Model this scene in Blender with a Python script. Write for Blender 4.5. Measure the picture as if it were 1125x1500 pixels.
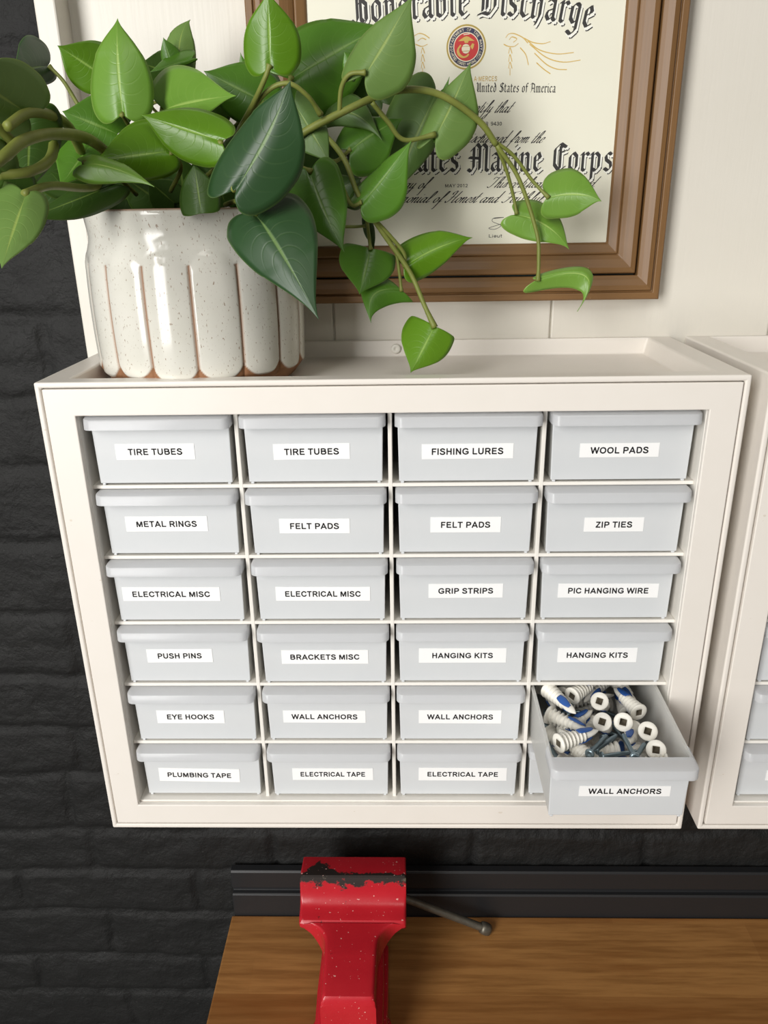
import bpy, bmesh, math, random
from mathutils import Vector, Matrix, noise
PI = math.pi
for o in list(bpy.data.objects): bpy.data.objects.remove(o)
C = bpy.context.scene.collection
SC = bpy.context.scene
CAM = {"loc": [0.00862, -0.70556, 0.50092], "r": [0.999694, 0.019638, -0.015051], "u": [0.006944, 0.36118, 0.93247], "f": [-0.023748, 0.932289, -0.360933], "F": 1137.22}
LABELS = [[0,0,"TIRE TUBES",-0.0056,0.0272,0.0579,0.0119],[1,0,"TIRE TUBES",-0.002,0.0261,0.0556,0.0119],[2,0,"FISHING LURES",0.0003,0.0256,0.066,0.0113],[3,0,"WOOL PADS",-0.0013,0.0253,0.0567,0.0105],[0,1,"METAL RINGS",-0.0041,0.0274,0.0623,0.0122],[1,1,"FELT PADS",-0.0025,0.0254,0.0531,0.0118],[2,1,"FELT PADS",0.0004,0.0254,0.0526,0.0124],[3,1,"ZIP TIES",0.0002,0.0251,0.0441,0.0113],[0,2,"ELECTRICAL MISC",-0.0066,0.0259,0.0767,0.0119],[1,2,"ELECTRICAL MISC",0.0012,0.0254,0.0738,0.012],[2,2,"GRIP STRIPS",0.0016,0.0273,0.0576,0.0121],[3,2,"PIC HANGING WIRE",0.0015,0.0268,0.0771,0.0121],[0,3,"PUSH PINS",-0.0065,0.0269,0.0534,0.0123],[1,3,"BRACKETS MISC",0.0001,0.0262,0.07,0.0127],[2,3,"HANGING KITS",0.001,0.0268,0.07,0.0133],[3,3,"HANGING KITS",-0.0022,0.0271,0.0629,0.0132],[0,4,"EYE HOOKS",-0.0045,0.0256,0.0567,0.0127],[1,4,"WALL ANCHORS",-0.0028,0.0252,0.0689,0.012],[2,4,"WALL ANCHORS",0.0003,0.0253,0.0684,0.0129],[0,5,"PLUMBING TAPE",-0.003,0.0229,0.07,0.0138],[1,5,"ELECTRICAL TAPE",0.0021,0.0245,0.0694,0.0123],[2,5,"ELECTRICAL TAPE",0.0038,0.0245,0.0753,0.0133]]
JOINTS = [[-0.3735,-0.2292],[-0.1511,-0.2228],[0.0899,-0.2164],[0.2999,-0.2155],[-0.4753,-0.2907],[-0.2495,-0.2893],[-0.3739,-0.3656],[-0.482,-0.4341],[-0.2544,-0.4256],[-0.3651,-0.4971],[-0.3544,0.0679],[-0.3748,-0.0813]]
TEXT = {"hd": [[-0.0286, 0.63705], [0.02203, 0.63927], [0.06503, 0.64071], [0.10064, 0.63913], [0.13223, 0.63492], [0.15661, 0.63038]], "usa": [[0.06909, 0.5883], [0.1322, 0.58672]], "cert": [[0.06732, 0.57357], [0.09563, 0.57309]], "typed1": [[0.06592, 0.56427], [0.09055, 0.56385]], "hon": [[0.02425, 0.55278], [0.12299, 0.55065]], "usmc": [[0.01532, 0.53136], [0.18196, 0.52922]], "mer": [[0.06727, 0.59574], [0.08555, 0.59542]], "day": [[0.01075, 0.51823], [0.0288, 0.51795]], "may": [[0.0457, 0.51873], [0.06427, 0.51844]], "this": [[0.07946, 0.51794], [0.16692, 0.51658]], "test": [[0.00387, 0.50758], [0.13631, 0.50556]], "lie": [[0.08301, 0.4791], [0.10137, 0.47883]], "sig": [[0.08279, 0.4856], [0.09896, 0.49501]], "on": [[-0.03164, 0.51863], [-0.02429, 0.51852]], "seal": [[0.06081, 0.61932], [0.04515, 0.61961], [0.06046, 0.63446]]}
ORN = [[[0.09129,0.62521],[0.0933,0.62746],[0.09697,0.62785],[0.10125,0.6264],[0.10503,0.62449],[0.10836,0.62121]],[[0.08989,0.62063],[0.09366,0.61918],[0.09789,0.6191],[0.10098,0.62089]],[[0.09399,0.62378],[0.09602,0.62558],[0.09977,0.62413],[0.09724,0.62188]],[[0.10555,0.62448],[0.11203,0.62161],[0.12,0.62054],[0.12572,0.62181]],[[0.10829,0.62259],[0.1176,0.61642],[0.13101,0.6134],[0.14419,0.61408]],[[0.10999,0.62026],[0.1232,0.61121],[0.13669,0.6077],[0.14987,0.60886]],[[0.11402,0.61417],[0.12348,0.60654],[0.13168,0.6031],[0.13971,0.60249]],[[0.11597,0.60761],[0.12154,0.60329],[0.12708,0.59989]],[[0.1027,0.61809],[0.10717,0.61337],[0.10966,0.60632]],[[0.09385,0.61454],[0.09476,0.61823],[0.09651,0.61449]],[[0.09409,0.60894],[0.09496,0.61359],[0.09676,0.60889]],[[0.09429,0.60425],[0.09518,0.60845],[0.09697,0.6042]],[[0.09536,0.60423],[0.09557,0.59951]],[[0.01992,0.62745],[0.02415,0.62921],[0.02838,0.62821],[0.0321,0.62585]],[[0.0215,0.6219],[0.02629,0.62042],[0.03053,0.62173]],[[0.02309,0.62417],[0.02627,0.62596],[0.02945,0.62498]],[[0.02576,0.61579],[0.02682,0.61948],[0.02843,0.61574]],[[0.02578,0.61018],[0.02683,0.61484],[0.02845,0.61013]],[[0.02579,0.60548],[0.02685,0.60969],[0.02847,0.60543]],[[0.02686,0.60546],[0.02687,0.60074]],[[0.02311,0.59891],[0.02419,0.59794],[0.0258,0.59791]]]
LEAVES = [["d",[-0.2328,-0.1,0.5978],[-0.2375,-0.12,0.5932],[-0.2419,-0.14,0.5857],[0.0011,0.0015,-0.0106],[-0.0085,0.013,0.0213],1.0],["d",[-0.2689,-0.12,0.5974],[-0.2611,-0.12,0.5961],[-0.2533,-0.12,0.5947],[0.0002,0.0043,0.0062],[-0.0026,-0.0004,-0.0071],1.0],["u",[-0.1841,-0.26,0.5511],[-0.1911,-0.28,0.5591],[-0.1981,-0.3,0.5672],[-0.0116,-0.0025,-0.0138],[0.0079,0.014,0.0171],1.3],["o",[-0.1913,-0.24,0.5527],[-0.2002,-0.23,0.533],[-0.2091,-0.22,0.5133],[0.0162,0.0052,-0.0005],[-0.0181,0.0043,0.0011],1.0],["u",[-0.1971,-0.27,0.522],[-0.1989,-0.285,0.5311],[-0.2007,-0.3,0.5402],[-0.0117,0.0006,-0.0086],[0.0066,0.0069,0.008],1.0],["u",[-0.1876,-0.27,0.5127],[-0.1901,-0.285,0.4951],[-0.1926,-0.3,0.4775],[0.0121,0.0012,-0.0042],[-0.0234,0.0079,0.0064],0.6],["o",[-0.1971,-0.25,0.5129],[-0.2089,-0.26,0.5176],[-0.2207,-0.27,0.5224],[-0.0049,-0.0004,-0.0096],[0.0019,0.0087,0.0118],1.0],["o",[-0.174,-0.17,0.5197],[-0.1978,-0.185,0.5096],[-0.2215,-0.2,0.4995],[0.0025,0.0019,-0.0118],[-0.004,0.0061,0.006],1.0],["o",[-0.1894,-0.15,0.5185],[-0.2026,-0.16,0.5234],[-0.2158,-0.17,0.5284],[-0.005,-0.0003,-0.0101],[0.0021,0.0078,0.0104],1.0],["m",[-0.1936,-0.15,0.5445],[-0.1995,-0.165,0.5316],[-0.2054,-0.18,0.5187],[0.008,0.001,-0.0062],[-0.016,0.0083,0.01],1.0],["b",[-0.1992,-0.09,0.5924],[-0.2121,-0.095,0.6012],[-0.225,-0.1,0.61],[-0.0112,-0.0006,-0.0123],[0.0077,0.0154,0.0168],1.0],["m",[-0.1814,-0.13,0.5524],[-0.1971,-0.135,0.5589],[-0.2127,-0.14,0.5654],[-0.0092,-0.0032,-0.0171],[0.0068,0.0195,0.0244],1.0],["l",[-0.1721,-0.145,0.563],[-0.1723,-0.1404,0.5921],[-0.1724,-0.13,0.6194],[-0.0215,0.0045,0.0002],[0.019,0.0062,0.0015],0.7],["o",[-0.1598,-0.07,0.5972],[-0.1674,-0.075,0.5996],[-0.175,-0.08,0.6019],[-0.0052,-0.0001,-0.0096],[0.0038,0.01,0.0135],1.0],["m",[-0.1529,-0.08,0.599],[-0.155,-0.08,0.6081],[-0.1571,-0.08,0.6172],[-0.0061,0.0012,-0.0011],[0.0076,0.004,0.0027],1.0],["m",[-0.1375,-0.085,0.603],[-0.152,-0.0875,0.5987],[-0.1665,-0.09,0.5944],[0.0006,0.0001,-0.0024],[-0.0041,0.0092,0.0079],1.0],["u",[-0.1486,-0.08,0.5929],[-0.1482,-0.07,0.6167],[-0.1418,-0.06,0.632],[-0.0126,0.0051,0.003],[0.0104,0.0039,-0.0014],1.0],["l",[-0.1509,-0.125,0.568],[-0.1243,-0.1425,0.5696],[-0.0945,-0.16,0.5704],[-0.0062,0.0163,0.0261],[0.0008,0.0019,-0.0122],1.0],["b",[-0.1381,-0.165,0.5385],[-0.1589,-0.175,0.5356],[-0.1797,-0.185,0.5326],[-0.0005,0.0021,-0.0153],[-0.0047,0.0143,0.021],1.0],["b",[-0.1031,-0.175,0.5435],[-0.1284,-0.17,0.5516],[-0.1537,-0.165,0.5598],[-0.0084,0.0017,-0.0165],[0.0035,0.0105,0.014],1.0],["l",[-0.1802,-0.2,0.531],[-0.1628,-0.2025,0.528],[-0.1384,-0.205,0.5174],[0.0002,0.0079,0.006],[-0.0046,-0.0002,-0.0092],1.0],["o",[-0.1193,-0.175,0.5018],[-0.1211,-0.17,0.5169],[-0.123,-0.165,0.532],[-0.0141,0.0036,-0.0013],[0.0119,0.0053,0.0016],0.2],["d",[-0.0824,-0.185,0.5013],[-0.0661,-0.2,0.4801],[-0.0423,-0.215,0.4396],[0.0255,0.0123,0.0139],[-0.0215,0.0022,-0.0116],0.7],["d",[-0.0916,-0.2,0.5153],[-0.0692,-0.2,0.545],[-0.0547,-0.2,0.5724],[-0.0181,0.0089,0.009],[0.0231,0.0035,-0.0113],1.25],["m",[-0.0507,-0.145,0.5269],[-0.0424,-0.1525,0.5036],[-0.0287,-0.16,0.4762],[0.018,0.0091,0.0069],[-0.0182,0.0036,-0.0066],0.7],["m",[-0.0852,-0.1,0.573],[-0.1057,-0.1,0.583],[-0.1262,-0.1,0.593],[-0.0109,0.0002,-0.0162],[0.009,0.0152,0.0197],1.0],["m",[-0.1004,-0.08,0.5843],[-0.1019,-0.08,0.5957],[-0.1035,-0.08,0.607],[-0.0041,0.001,-0.0004],[0.0045,0.0021,0.001],1.0],["m",[-0.0668,-0.095,0.5893],[-0.0367,-0.0825,0.6062],[-0.0003,-0.07,0.6248],[-0.015,0.0139,0.0259],[0.0156,0.003,-0.026],1.2],["b",[-0.0745,-0.14,0.5888],[-0.0737,-0.14,0.6095],[-0.0729,-0.14,0.6301],[-0.018,0.0045,0.0008],[0.0191,0.0054,0.0011],1.0],["m",[-0.0205,-0.11,0.5864],[-0.0244,-0.11,0.5937],[-0.0283,-0.11,0.601],[-0.0059,0.0011,-0.0022],[0.0081,0.0048,0.0042],1.0],["u",[-0.0143,-0.125,0.5861],[-0.001,-0.125,0.6034],[0.0172,-0.125,0.6295],[-0.0143,0.0078,0.0093],[0.0225,0.002,-0.012],1.5],["v",[0.0355,-0.075,0.5791],[0.0178,-0.075,0.5455],[0.0023,-0.075,0.5103],[0.0157,0.003,-0.0062],[-0.0247,0.0115,0.011],1.0],["m",[0.0322,-0.09,0.5522],[0.0379,-0.0875,0.5705],[0.0436,-0.085,0.5888],[-0.0041,0.0019,0.0013],[0.0047,0.0013,-0.0011],1.0],["u",[0.0339,-0.095,0.5513],[0.0454,-0.0925,0.5716],[0.0579,-0.09,0.5966],[-0.0109,0.006,0.0057],[0.021,0.0025,-0.0089],1.9],["v",[-0.0498,-0.085,0.5654],[-0.0254,-0.0925,0.5664],[-0.0042,-0.1,0.5485],[0.0052,0.01,0.014],[-0.004,0.0016,-0.0088],1.0],["v",[-0.063,-0.11,0.5715],[-0.0512,-0.115,0.5518],[-0.0394,-0.12,0.5322],[0.011,0.0065,0.0063],[-0.0171,0.0037,-0.0079],1.0],["m",[-0.0261,-0.1,0.5427],[-0.0111,-0.095,0.5525],[0.0108,-0.09,0.563],[-0.0085,0.009,0.0136],[0.0122,-0.0,-0.0189],1.4],["m",[-0.0183,-0.13,0.5077],[-0.0026,-0.1275,0.5235],[0.0161,-0.125,0.5458],[-0.0081,0.0104,0.0065],[0.0165,-0.0003,-0.0126],1.2],["o",[-0.0156,-0.1,0.4954],[-0.0133,-0.1,0.485],[-0.011,-0.1,0.4746],[0.0039,0.0018,0.0007],[-0.004,0.001,-0.0008],1.0],["m",[-0.013,-0.115,0.4762],[-0.0169,-0.1225,0.461],[-0.0209,-0.13,0.4458],[0.0197,0.0059,-0.0053],[-0.0203,0.0085,0.0043],0.15],["m",[0.009,-0.115,0.4469],[-0.0109,-0.1225,0.4445],[-0.013,-0.13,0.4256],[0.0101,0.001,-0.0094],[-0.011,0.0079,0.0091],0.1],["b",[0.0111,-0.115,0.4641],[0.0351,-0.1075,0.4757],[0.0614,-0.1,0.4826],[-0.0059,0.01,0.0136],[0.0055,0.0003,-0.0123],0.4],["b",[0.0333,-0.125,0.4219],[0.0244,-0.1325,0.4064],[0.0155,-0.14,0.3909],[0.0165,0.0027,-0.009],[-0.0175,0.0099,0.0077],0.1],["l",[0.0968,-0.07,0.4979],[0.1196,-0.0725,0.4893],[0.1379,-0.075,0.4723],[0.0097,0.0111,0.0119],[-0.0079,-0.0003,-0.0122],1.0],["l",[0.1181,-0.08,0.5094],[0.1387,-0.085,0.5109],[0.1559,-0.09,0.5059],[0.0029,0.0132,0.0188],[0.0003,0.0022,-0.0158],0.8],["l",[0.113,-0.085,0.4508],[0.1492,-0.0875,0.453],[0.1444,-0.09,0.4271],[0.0052,0.005,0.005],[-0.0073,0.0026,-0.0105],1.0],["o",[-0.1638,-0.1,0.5079],[-0.177,-0.105,0.5182],[-0.1901,-0.11,0.5285],[-0.0116,0.0004,-0.0129],[0.0081,0.011,0.0132],1.0],["o",[-0.123,-0.08,0.5074],[-0.1298,-0.085,0.5303],[-0.1365,-0.09,0.5532],[-0.0202,0.0038,-0.0064],[0.0172,0.0099,0.007],1.0],["o",[-0.0869,-0.07,0.5308],[-0.097,-0.075,0.5533],[-0.107,-0.08,0.5757],[-0.0216,0.0037,-0.0085],[0.0169,0.0105,0.0087],1.0],["o",[-0.0779,-0.06,0.5311],[-0.0636,-0.065,0.5491],[-0.0493,-0.07,0.567],[-0.0181,0.0107,0.0109],[0.0165,0.0035,-0.0098],1.0],["o",[-0.0624,-0.07,0.5066],[-0.0411,-0.075,0.5156],[-0.0198,-0.08,0.5247],[-0.0084,0.0119,0.0153],[0.0074,0.0006,-0.015],1.0],["o",[-0.1867,-0.09,0.5107],[-0.2044,-0.095,0.5155],[-0.2221,-0.1,0.5203],[-0.0055,-0.0004,-0.0134],[0.002,0.0103,0.0136],1.0],["o",[-0.0899,-0.1,0.4928],[-0.078,-0.105,0.5129],[-0.0662,-0.11,0.5331],[-0.0188,0.0093,0.0078],[0.0169,0.0043,-0.0076],1.0],["o",[-0.1375,-0.06,0.5649],[-0.1274,-0.065,0.5798],[-0.1173,-0.07,0.5947],[-0.0149,0.007,0.0064],[0.0127,0.0033,-0.0051],1.0],["o",[-0.1689,-0.07,0.5368],[-0.1602,-0.075,0.5567],[-0.1515,-0.08,0.5765],[-0.0187,0.007,0.0043],[0.0156,0.0049,-0.0033],1.0],["o",[-0.0711,-0.09,0.4924],[-0.0601,-0.095,0.4993],[-0.0491,-0.1,0.5062],[-0.0089,0.0088,0.0106],[0.0078,0.001,-0.0106],1.0],["o",[-0.2024,-0.08,0.5322],[-0.2145,-0.085,0.5401],[-0.2266,-0.09,0.548],[-0.0094,0.0001,-0.0117],[0.0059,0.0098,0.0123],1.0],["o",[-0.1138,-0.09,0.5304],[-0.0971,-0.095,0.5452],[-0.0803,-0.1,0.5601],[-0.0159,0.011,0.0126],[0.0136,0.0024,-0.0116],1.0],["o",[-0.1514,-0.09,0.5078],[-0.1502,-0.095,0.5247],[-0.149,-0.1,0.5416],[-0.0204,0.0053,-0.0013],[0.0171,0.0075,0.0018],1.0],["o",[-0.1793,-0.09,0.5082],[-0.1783,-0.095,0.524],[-0.1772,-0.1,0.5399],[-0.0196,0.0047,-0.0019],[0.0159,0.0072,0.0023],1.0],["o",[-0.1188,-0.1,0.5072],[-0.1214,-0.105,0.5206],[-0.1239,-0.11,0.534],[-0.015,0.0031,-0.004],[0.0129,0.007,0.0043],1.0],["o",[-0.1534,-0.11,0.5086],[-0.1607,-0.115,0.5166],[-0.1681,-0.12,0.5246],[-0.0097,0.0007,-0.0085],[0.0072,0.0078,0.0087],1.0],["o",[-0.2068,-0.15,0.5242],[-0.2179,-0.16,0.5382],[-0.229,-0.17,0.5521],[-0.0171,0.0009,-0.014],[0.0114,0.0128,0.0149],1.0],["o",[-0.2203,-0.14,0.5085],[-0.2313,-0.145,0.5191],[-0.2424,-0.15,0.5297],[-0.0104,0.0003,-0.0099],[0.0088,0.0114,0.0136],1.0],["o",[-0.037,-0.06,0.5063],[-0.0517,-0.0575,0.5352],[-0.0663,-0.055,0.5642],[-0.0194,0.0035,-0.008],[0.018,0.011,0.0088],1.0],["o",[-0.0042,-0.06,0.5763],[-0.0188,-0.0575,0.5968],[-0.0335,-0.055,0.6172],[-0.0153,0.0023,-0.0082],[0.0148,0.0102,0.01],1.0]]
STEMS = [[0.0026,[[-0.085,-0.1,0.5272],[-0.0647,-0.115,0.5479],[-0.0311,-0.115,0.5641],[0.0038,-0.105,0.5776],[0.0344,-0.1,0.5764],[0.0641,-0.09,0.5604],[0.0783,-0.085,0.5447]]],[0.0016,[[0.0783,-0.085,0.5447],[0.0963,-0.08,0.5219],[0.1114,-0.08,0.4847],[0.1136,-0.083,0.4652],[0.1134,-0.086,0.4494]]],[0.0014,[[0.0756,-0.086,0.5478],[0.0916,-0.08,0.5376],[0.1069,-0.077,0.5205],[0.1192,-0.08,0.5085]]],[0.0014,[[0.0771,-0.086,0.5464],[0.0876,-0.075,0.5278],[0.0942,-0.07,0.51],[0.0973,-0.07,0.4974]]],[0.0018,[[-0.0102,-0.11,0.5706],[0.0003,-0.105,0.5591],[0.0116,-0.1,0.5478],[0.0339,-0.095,0.5513]]],[0.0017,[[-0.0325,-0.115,0.5637],[-0.0303,-0.12,0.5779],[-0.0242,-0.125,0.5855],[-0.0134,-0.126,0.5863]]],[0.002,[[-0.053,-0.11,0.5566],[-0.0424,-0.11,0.55],[-0.0294,-0.12,0.5341],[-0.0204,-0.125,0.5121],[-0.0043,-0.12,0.4873],[0.015,-0.118,0.46],[0.0259,-0.122,0.4362],[0.0333,-0.125,0.4209]]],[0.0014,[[-0.0219,-0.122,0.5122],[-0.0158,-0.118,0.4974],[-0.0142,-0.115,0.485],[-0.013,-0.115,0.4753]]],[0.0013,[[-0.0081,-0.12,0.4919],[0.0043,-0.116,0.4755],[0.0076,-0.115,0.4589],[0.009,-0.115,0.4459]]],[0.0016,[[-0.0113,-0.122,0.4974],[0.0029,-0.118,0.4826],[0.0111,-0.116,0.4722],[0.0116,-0.115,0.4631]]],[0.0016,[[-0.0763,-0.12,0.5392],[-0.063,-0.135,0.5318],[-0.0502,-0.145,0.5265]]],[0.0018,[[-0.1029,-0.11,0.5553],[-0.0878,-0.13,0.5696],[-0.078,-0.14,0.582],[-0.0744,-0.14,0.5896]]],[0.0017,[[-0.1056,-0.11,0.5511],[-0.0816,-0.13,0.5735],[-0.0647,-0.135,0.5797],[-0.0523,-0.13,0.573],[-0.0447,-0.12,0.5626]]],[0.0018,[[-0.071,-0.1,0.5557],[-0.0706,-0.1,0.577],[-0.0662,-0.096,0.5892]]],[0.0017,[[-0.1263,-0.13,0.5115],[-0.103,-0.17,0.5186],[-0.092,-0.198,0.515]]],[0.0017,[[-0.1146,-0.12,0.507],[-0.097,-0.16,0.5085],[-0.0815,-0.185,0.5013]]],[0.0034,[[-0.1846,-0.13,0.5361],[-0.1794,-0.19,0.5443],[-0.1795,-0.24,0.5431],[-0.1838,-0.27,0.5375],[-0.1865,-0.29,0.5287],[-0.1987,-0.3,0.5187]]],[0.003,[[-0.1998,-0.15,0.5393],[-0.1869,-0.2,0.5506],[-0.1809,-0.24,0.5525],[-0.1841,-0.26,0.5511],[-0.1868,-0.28,0.543]]],[0.003,[[-0.1879,-0.22,0.5435],[-0.1839,-0.24,0.531],[-0.1873,-0.26,0.5236],[-0.2011,-0.27,0.5214]]],[0.0026,[[-0.1852,-0.14,0.5242],[-0.1836,-0.19,0.5173],[-0.1859,-0.24,0.5171],[-0.1881,-0.27,0.5124]]],[0.0028,[[-0.1893,-0.27,0.5364],[-0.1919,-0.28,0.5433],[-0.198,-0.29,0.547]]],[0.0015,[[-0.1997,-0.11,0.5462],[-0.2162,-0.1,0.5732],[-0.2236,-0.1,0.5873],[-0.2283,-0.1,0.5932],[-0.2328,-0.1,0.5978]]],[0.0015,[[-0.1724,-0.11,0.5522],[-0.1725,-0.13,0.5568],[-0.1725,-0.144,0.5627]]],[0.0013,[[-0.1549,-0.08,0.5678],[-0.1666,-0.07,0.5779],[-0.1763,-0.06,0.577],[-0.1732,-0.05,0.5711]]],[0.0012,[[-0.1515,-0.07,0.5909],[-0.1633,-0.065,0.5967],[-0.1756,-0.065,0.5986]]],[0.0013,[[-0.1722,-0.12,0.5299],[-0.1666,-0.1,0.5463],[-0.1518,-0.12,0.5686]]],[0.0015,[[-0.125,-0.13,0.5245],[-0.106,-0.16,0.5331],[-0.1029,-0.174,0.5432]]],[0.0015,[[-0.1522,-0.12,0.5165],[-0.1355,-0.15,0.5301],[-0.1379,-0.164,0.5382]]],[0.0015,[[-0.1734,-0.13,0.5144],[-0.1802,-0.17,0.5318],[-0.1806,-0.199,0.5307]]],[0.0015,[[-0.0486,-0.09,0.5384],[-0.0375,-0.095,0.5352],[-0.0262,-0.099,0.5428]]],[0.0015,[[-0.0323,-0.12,0.519],[-0.0251,-0.128,0.5056],[-0.0179,-0.13,0.5072]]],[0.0012,[[-0.0309,-0.12,0.4913],[-0.0236,-0.12,0.4912],[-0.0163,-0.12,0.4916]]],[0.0015,[[-0.1371,-0.07,0.5456],[-0.1062,-0.09,0.5615],[-0.0852,-0.1,0.5726]]],[0.0015,[[-0.1616,-0.08,0.5316],[-0.1519,-0.08,0.5633],[-0.1487,-0.08,0.5925]]],[0.0015,[[-0.1851,-0.1,0.5355],[-0.1934,-0.09,0.5717],[-0.1987,-0.09,0.592]]]]
ZB = -0.3148
HEADS = [[0.167,-0.1712,0.1285],[0.1627,-0.1983,0.1285],[0.1788,-0.1991,0.1285],[0.1945,-0.2102,0.1285],[0.1941,-0.2319,0.1285]]
LYING = [[[0.1188,-0.1816,0.1235],[0.1531,-0.2052,0.1235]],[[0.1171,-0.2303,0.1235],[0.1537,-0.2159,0.1235]],[[0.1251,-0.1572,0.1235],[0.1442,-0.1975,0.1235]],[[0.1474,-0.1668,0.1235],[0.1697,-0.1474,0.1235]],[[0.124,-0.2365,0.1235],[0.1535,-0.2256,0.1235]],[[0.1947,-0.1762,0.1235],[0.1872,-0.1524,0.1235]]]
SCREWS = [[[0.1523,-0.2338,0.133],[0.1871,-0.2241,0.131]],[[0.1508,-0.2275,0.133],[0.1731,-0.2059,0.131]],[[0.1768,-0.2489,0.133],[0.1871,-0.2241,0.131]],[[0.1423,-0.249,0.133],[0.1651,-0.211,0.131]],[[0.1499,-0.1595,0.133],[0.1419,-0.1775,0.131]],[[0.1743,-0.2422,0.133],[0.1743,-0.2192,0.131]],[[0.1615,-0.2482,0.133],[0.1767,-0.2288,0.131]],[[0.1729,-0.2235,0.133],[0.1648,-0.2059,0.131]]]
HANDLE = [[0.0172,-0.0115,-0.2641],[0.1043,-0.0115,-0.3073]]

# ---------------------------------------------------------------- camera
cd = bpy.data.cameras.new('camera'); cam = bpy.data.objects.new('camera', cd); C.objects.link(cam)
r_, u_, f_ = (Vector(CAM[k]) for k in 'ruf')
m = Matrix.Identity(4)
for i in range(3): m[i][0] = r_[i]; m[i][1] = u_[i]; m[i][2] = -f_[i]; m[i][3] = CAM['loc'][i]
cam.matrix_world = m
cd.sensor_fit = 'VERTICAL'; cd.sensor_height = 36.0; cd.lens = CAM['F'] / 1500 * 36; cd.clip_start = .01
SC.camera = cam
# ---------------------------------------------------------------- light
W = bpy.data.worlds.new('world'); SC.world = W; W.use_nodes = True
bg = W.node_tree.nodes['Background']; bg.inputs[1].default_value = 0.30
_t = W.node_tree.nodes.new('ShaderNodeTexCoord'); _s = W.node_tree.nodes.new('ShaderNodeSeparateXYZ'); _r = W.node_tree.nodes.new('ShaderNodeValToRGB')
W.node_tree.links.new(_t.outputs['Generated'], _s.inputs[0]); W.node_tree.links.new(_s.outputs[2], _r.inputs[0]); _x = W.node_tree.nodes.new('ShaderNodeMapRange'); _m = W.node_tree.nodes.new('ShaderNodeMix'); _m.data_type = 'RGBA'; _m.blend_type = 'MULTIPLY'; _m.inputs[0].default_value = 1
_x.inputs[1].default_value = -.5; _x.inputs[2].default_value = .6; _x.inputs[3].default_value = 1.15; _x.inputs[4].default_value = .40
W.node_tree.links.new(_s.outputs[0], _x.inputs[0]); W.node_tree.links.new(_r.outputs[0], _m.inputs[6]); W.node_tree.links.new(_x.outputs[0], _m.inputs[7]); W.node_tree.links.new(_m.outputs[2], bg.inputs[0])
_e = _r.color_ramp.elements; _e[0].position = .0; _e[0].color = (.05, .045, .04, 1); _e[1].position = .12; _e[1].color = (1.0, .98, .94, 1)
_e.new(.35).color = (1.0, .98, .94, 1); _e.new(.6).color = (.55, .53, .5, 1)
def area(name, loc, target, sx, sy, power, col):
    l = bpy.data.lights.new(name, 'AREA'); l.shape = 'RECTANGLE'; l.size = sx; l.size_y = sy; l.energy = power; l.color = col
    o = bpy.data.objects.new(name, l); C.objects.link(o); o.location = loc
    o.rotation_euler = (Vector(target) - Vector(loc)).to_track_quat('-Z', 'Y').to_euler(); return o
area('window_daylight', (-1.28, -2.28, 0.85), (0.0, 0.0, 0.3), 0.90, 1.90, 84, (1.0, 0.985, 0.96))
area('ceiling_lamp', (0.35, -1.7, 1.9), (0.1, -0.1, 0.2), 1.0, 0.7, 9, (1.0, 0.95, 0.88))
SC.view_settings.view_transform = 'Standard'; SC.view_settings.look = 'None'
SC.view_settings.exposure = -0.17; SC.view_settings.gamma = 1.0; SC.view_settings.use_curve_mapping = False
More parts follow.
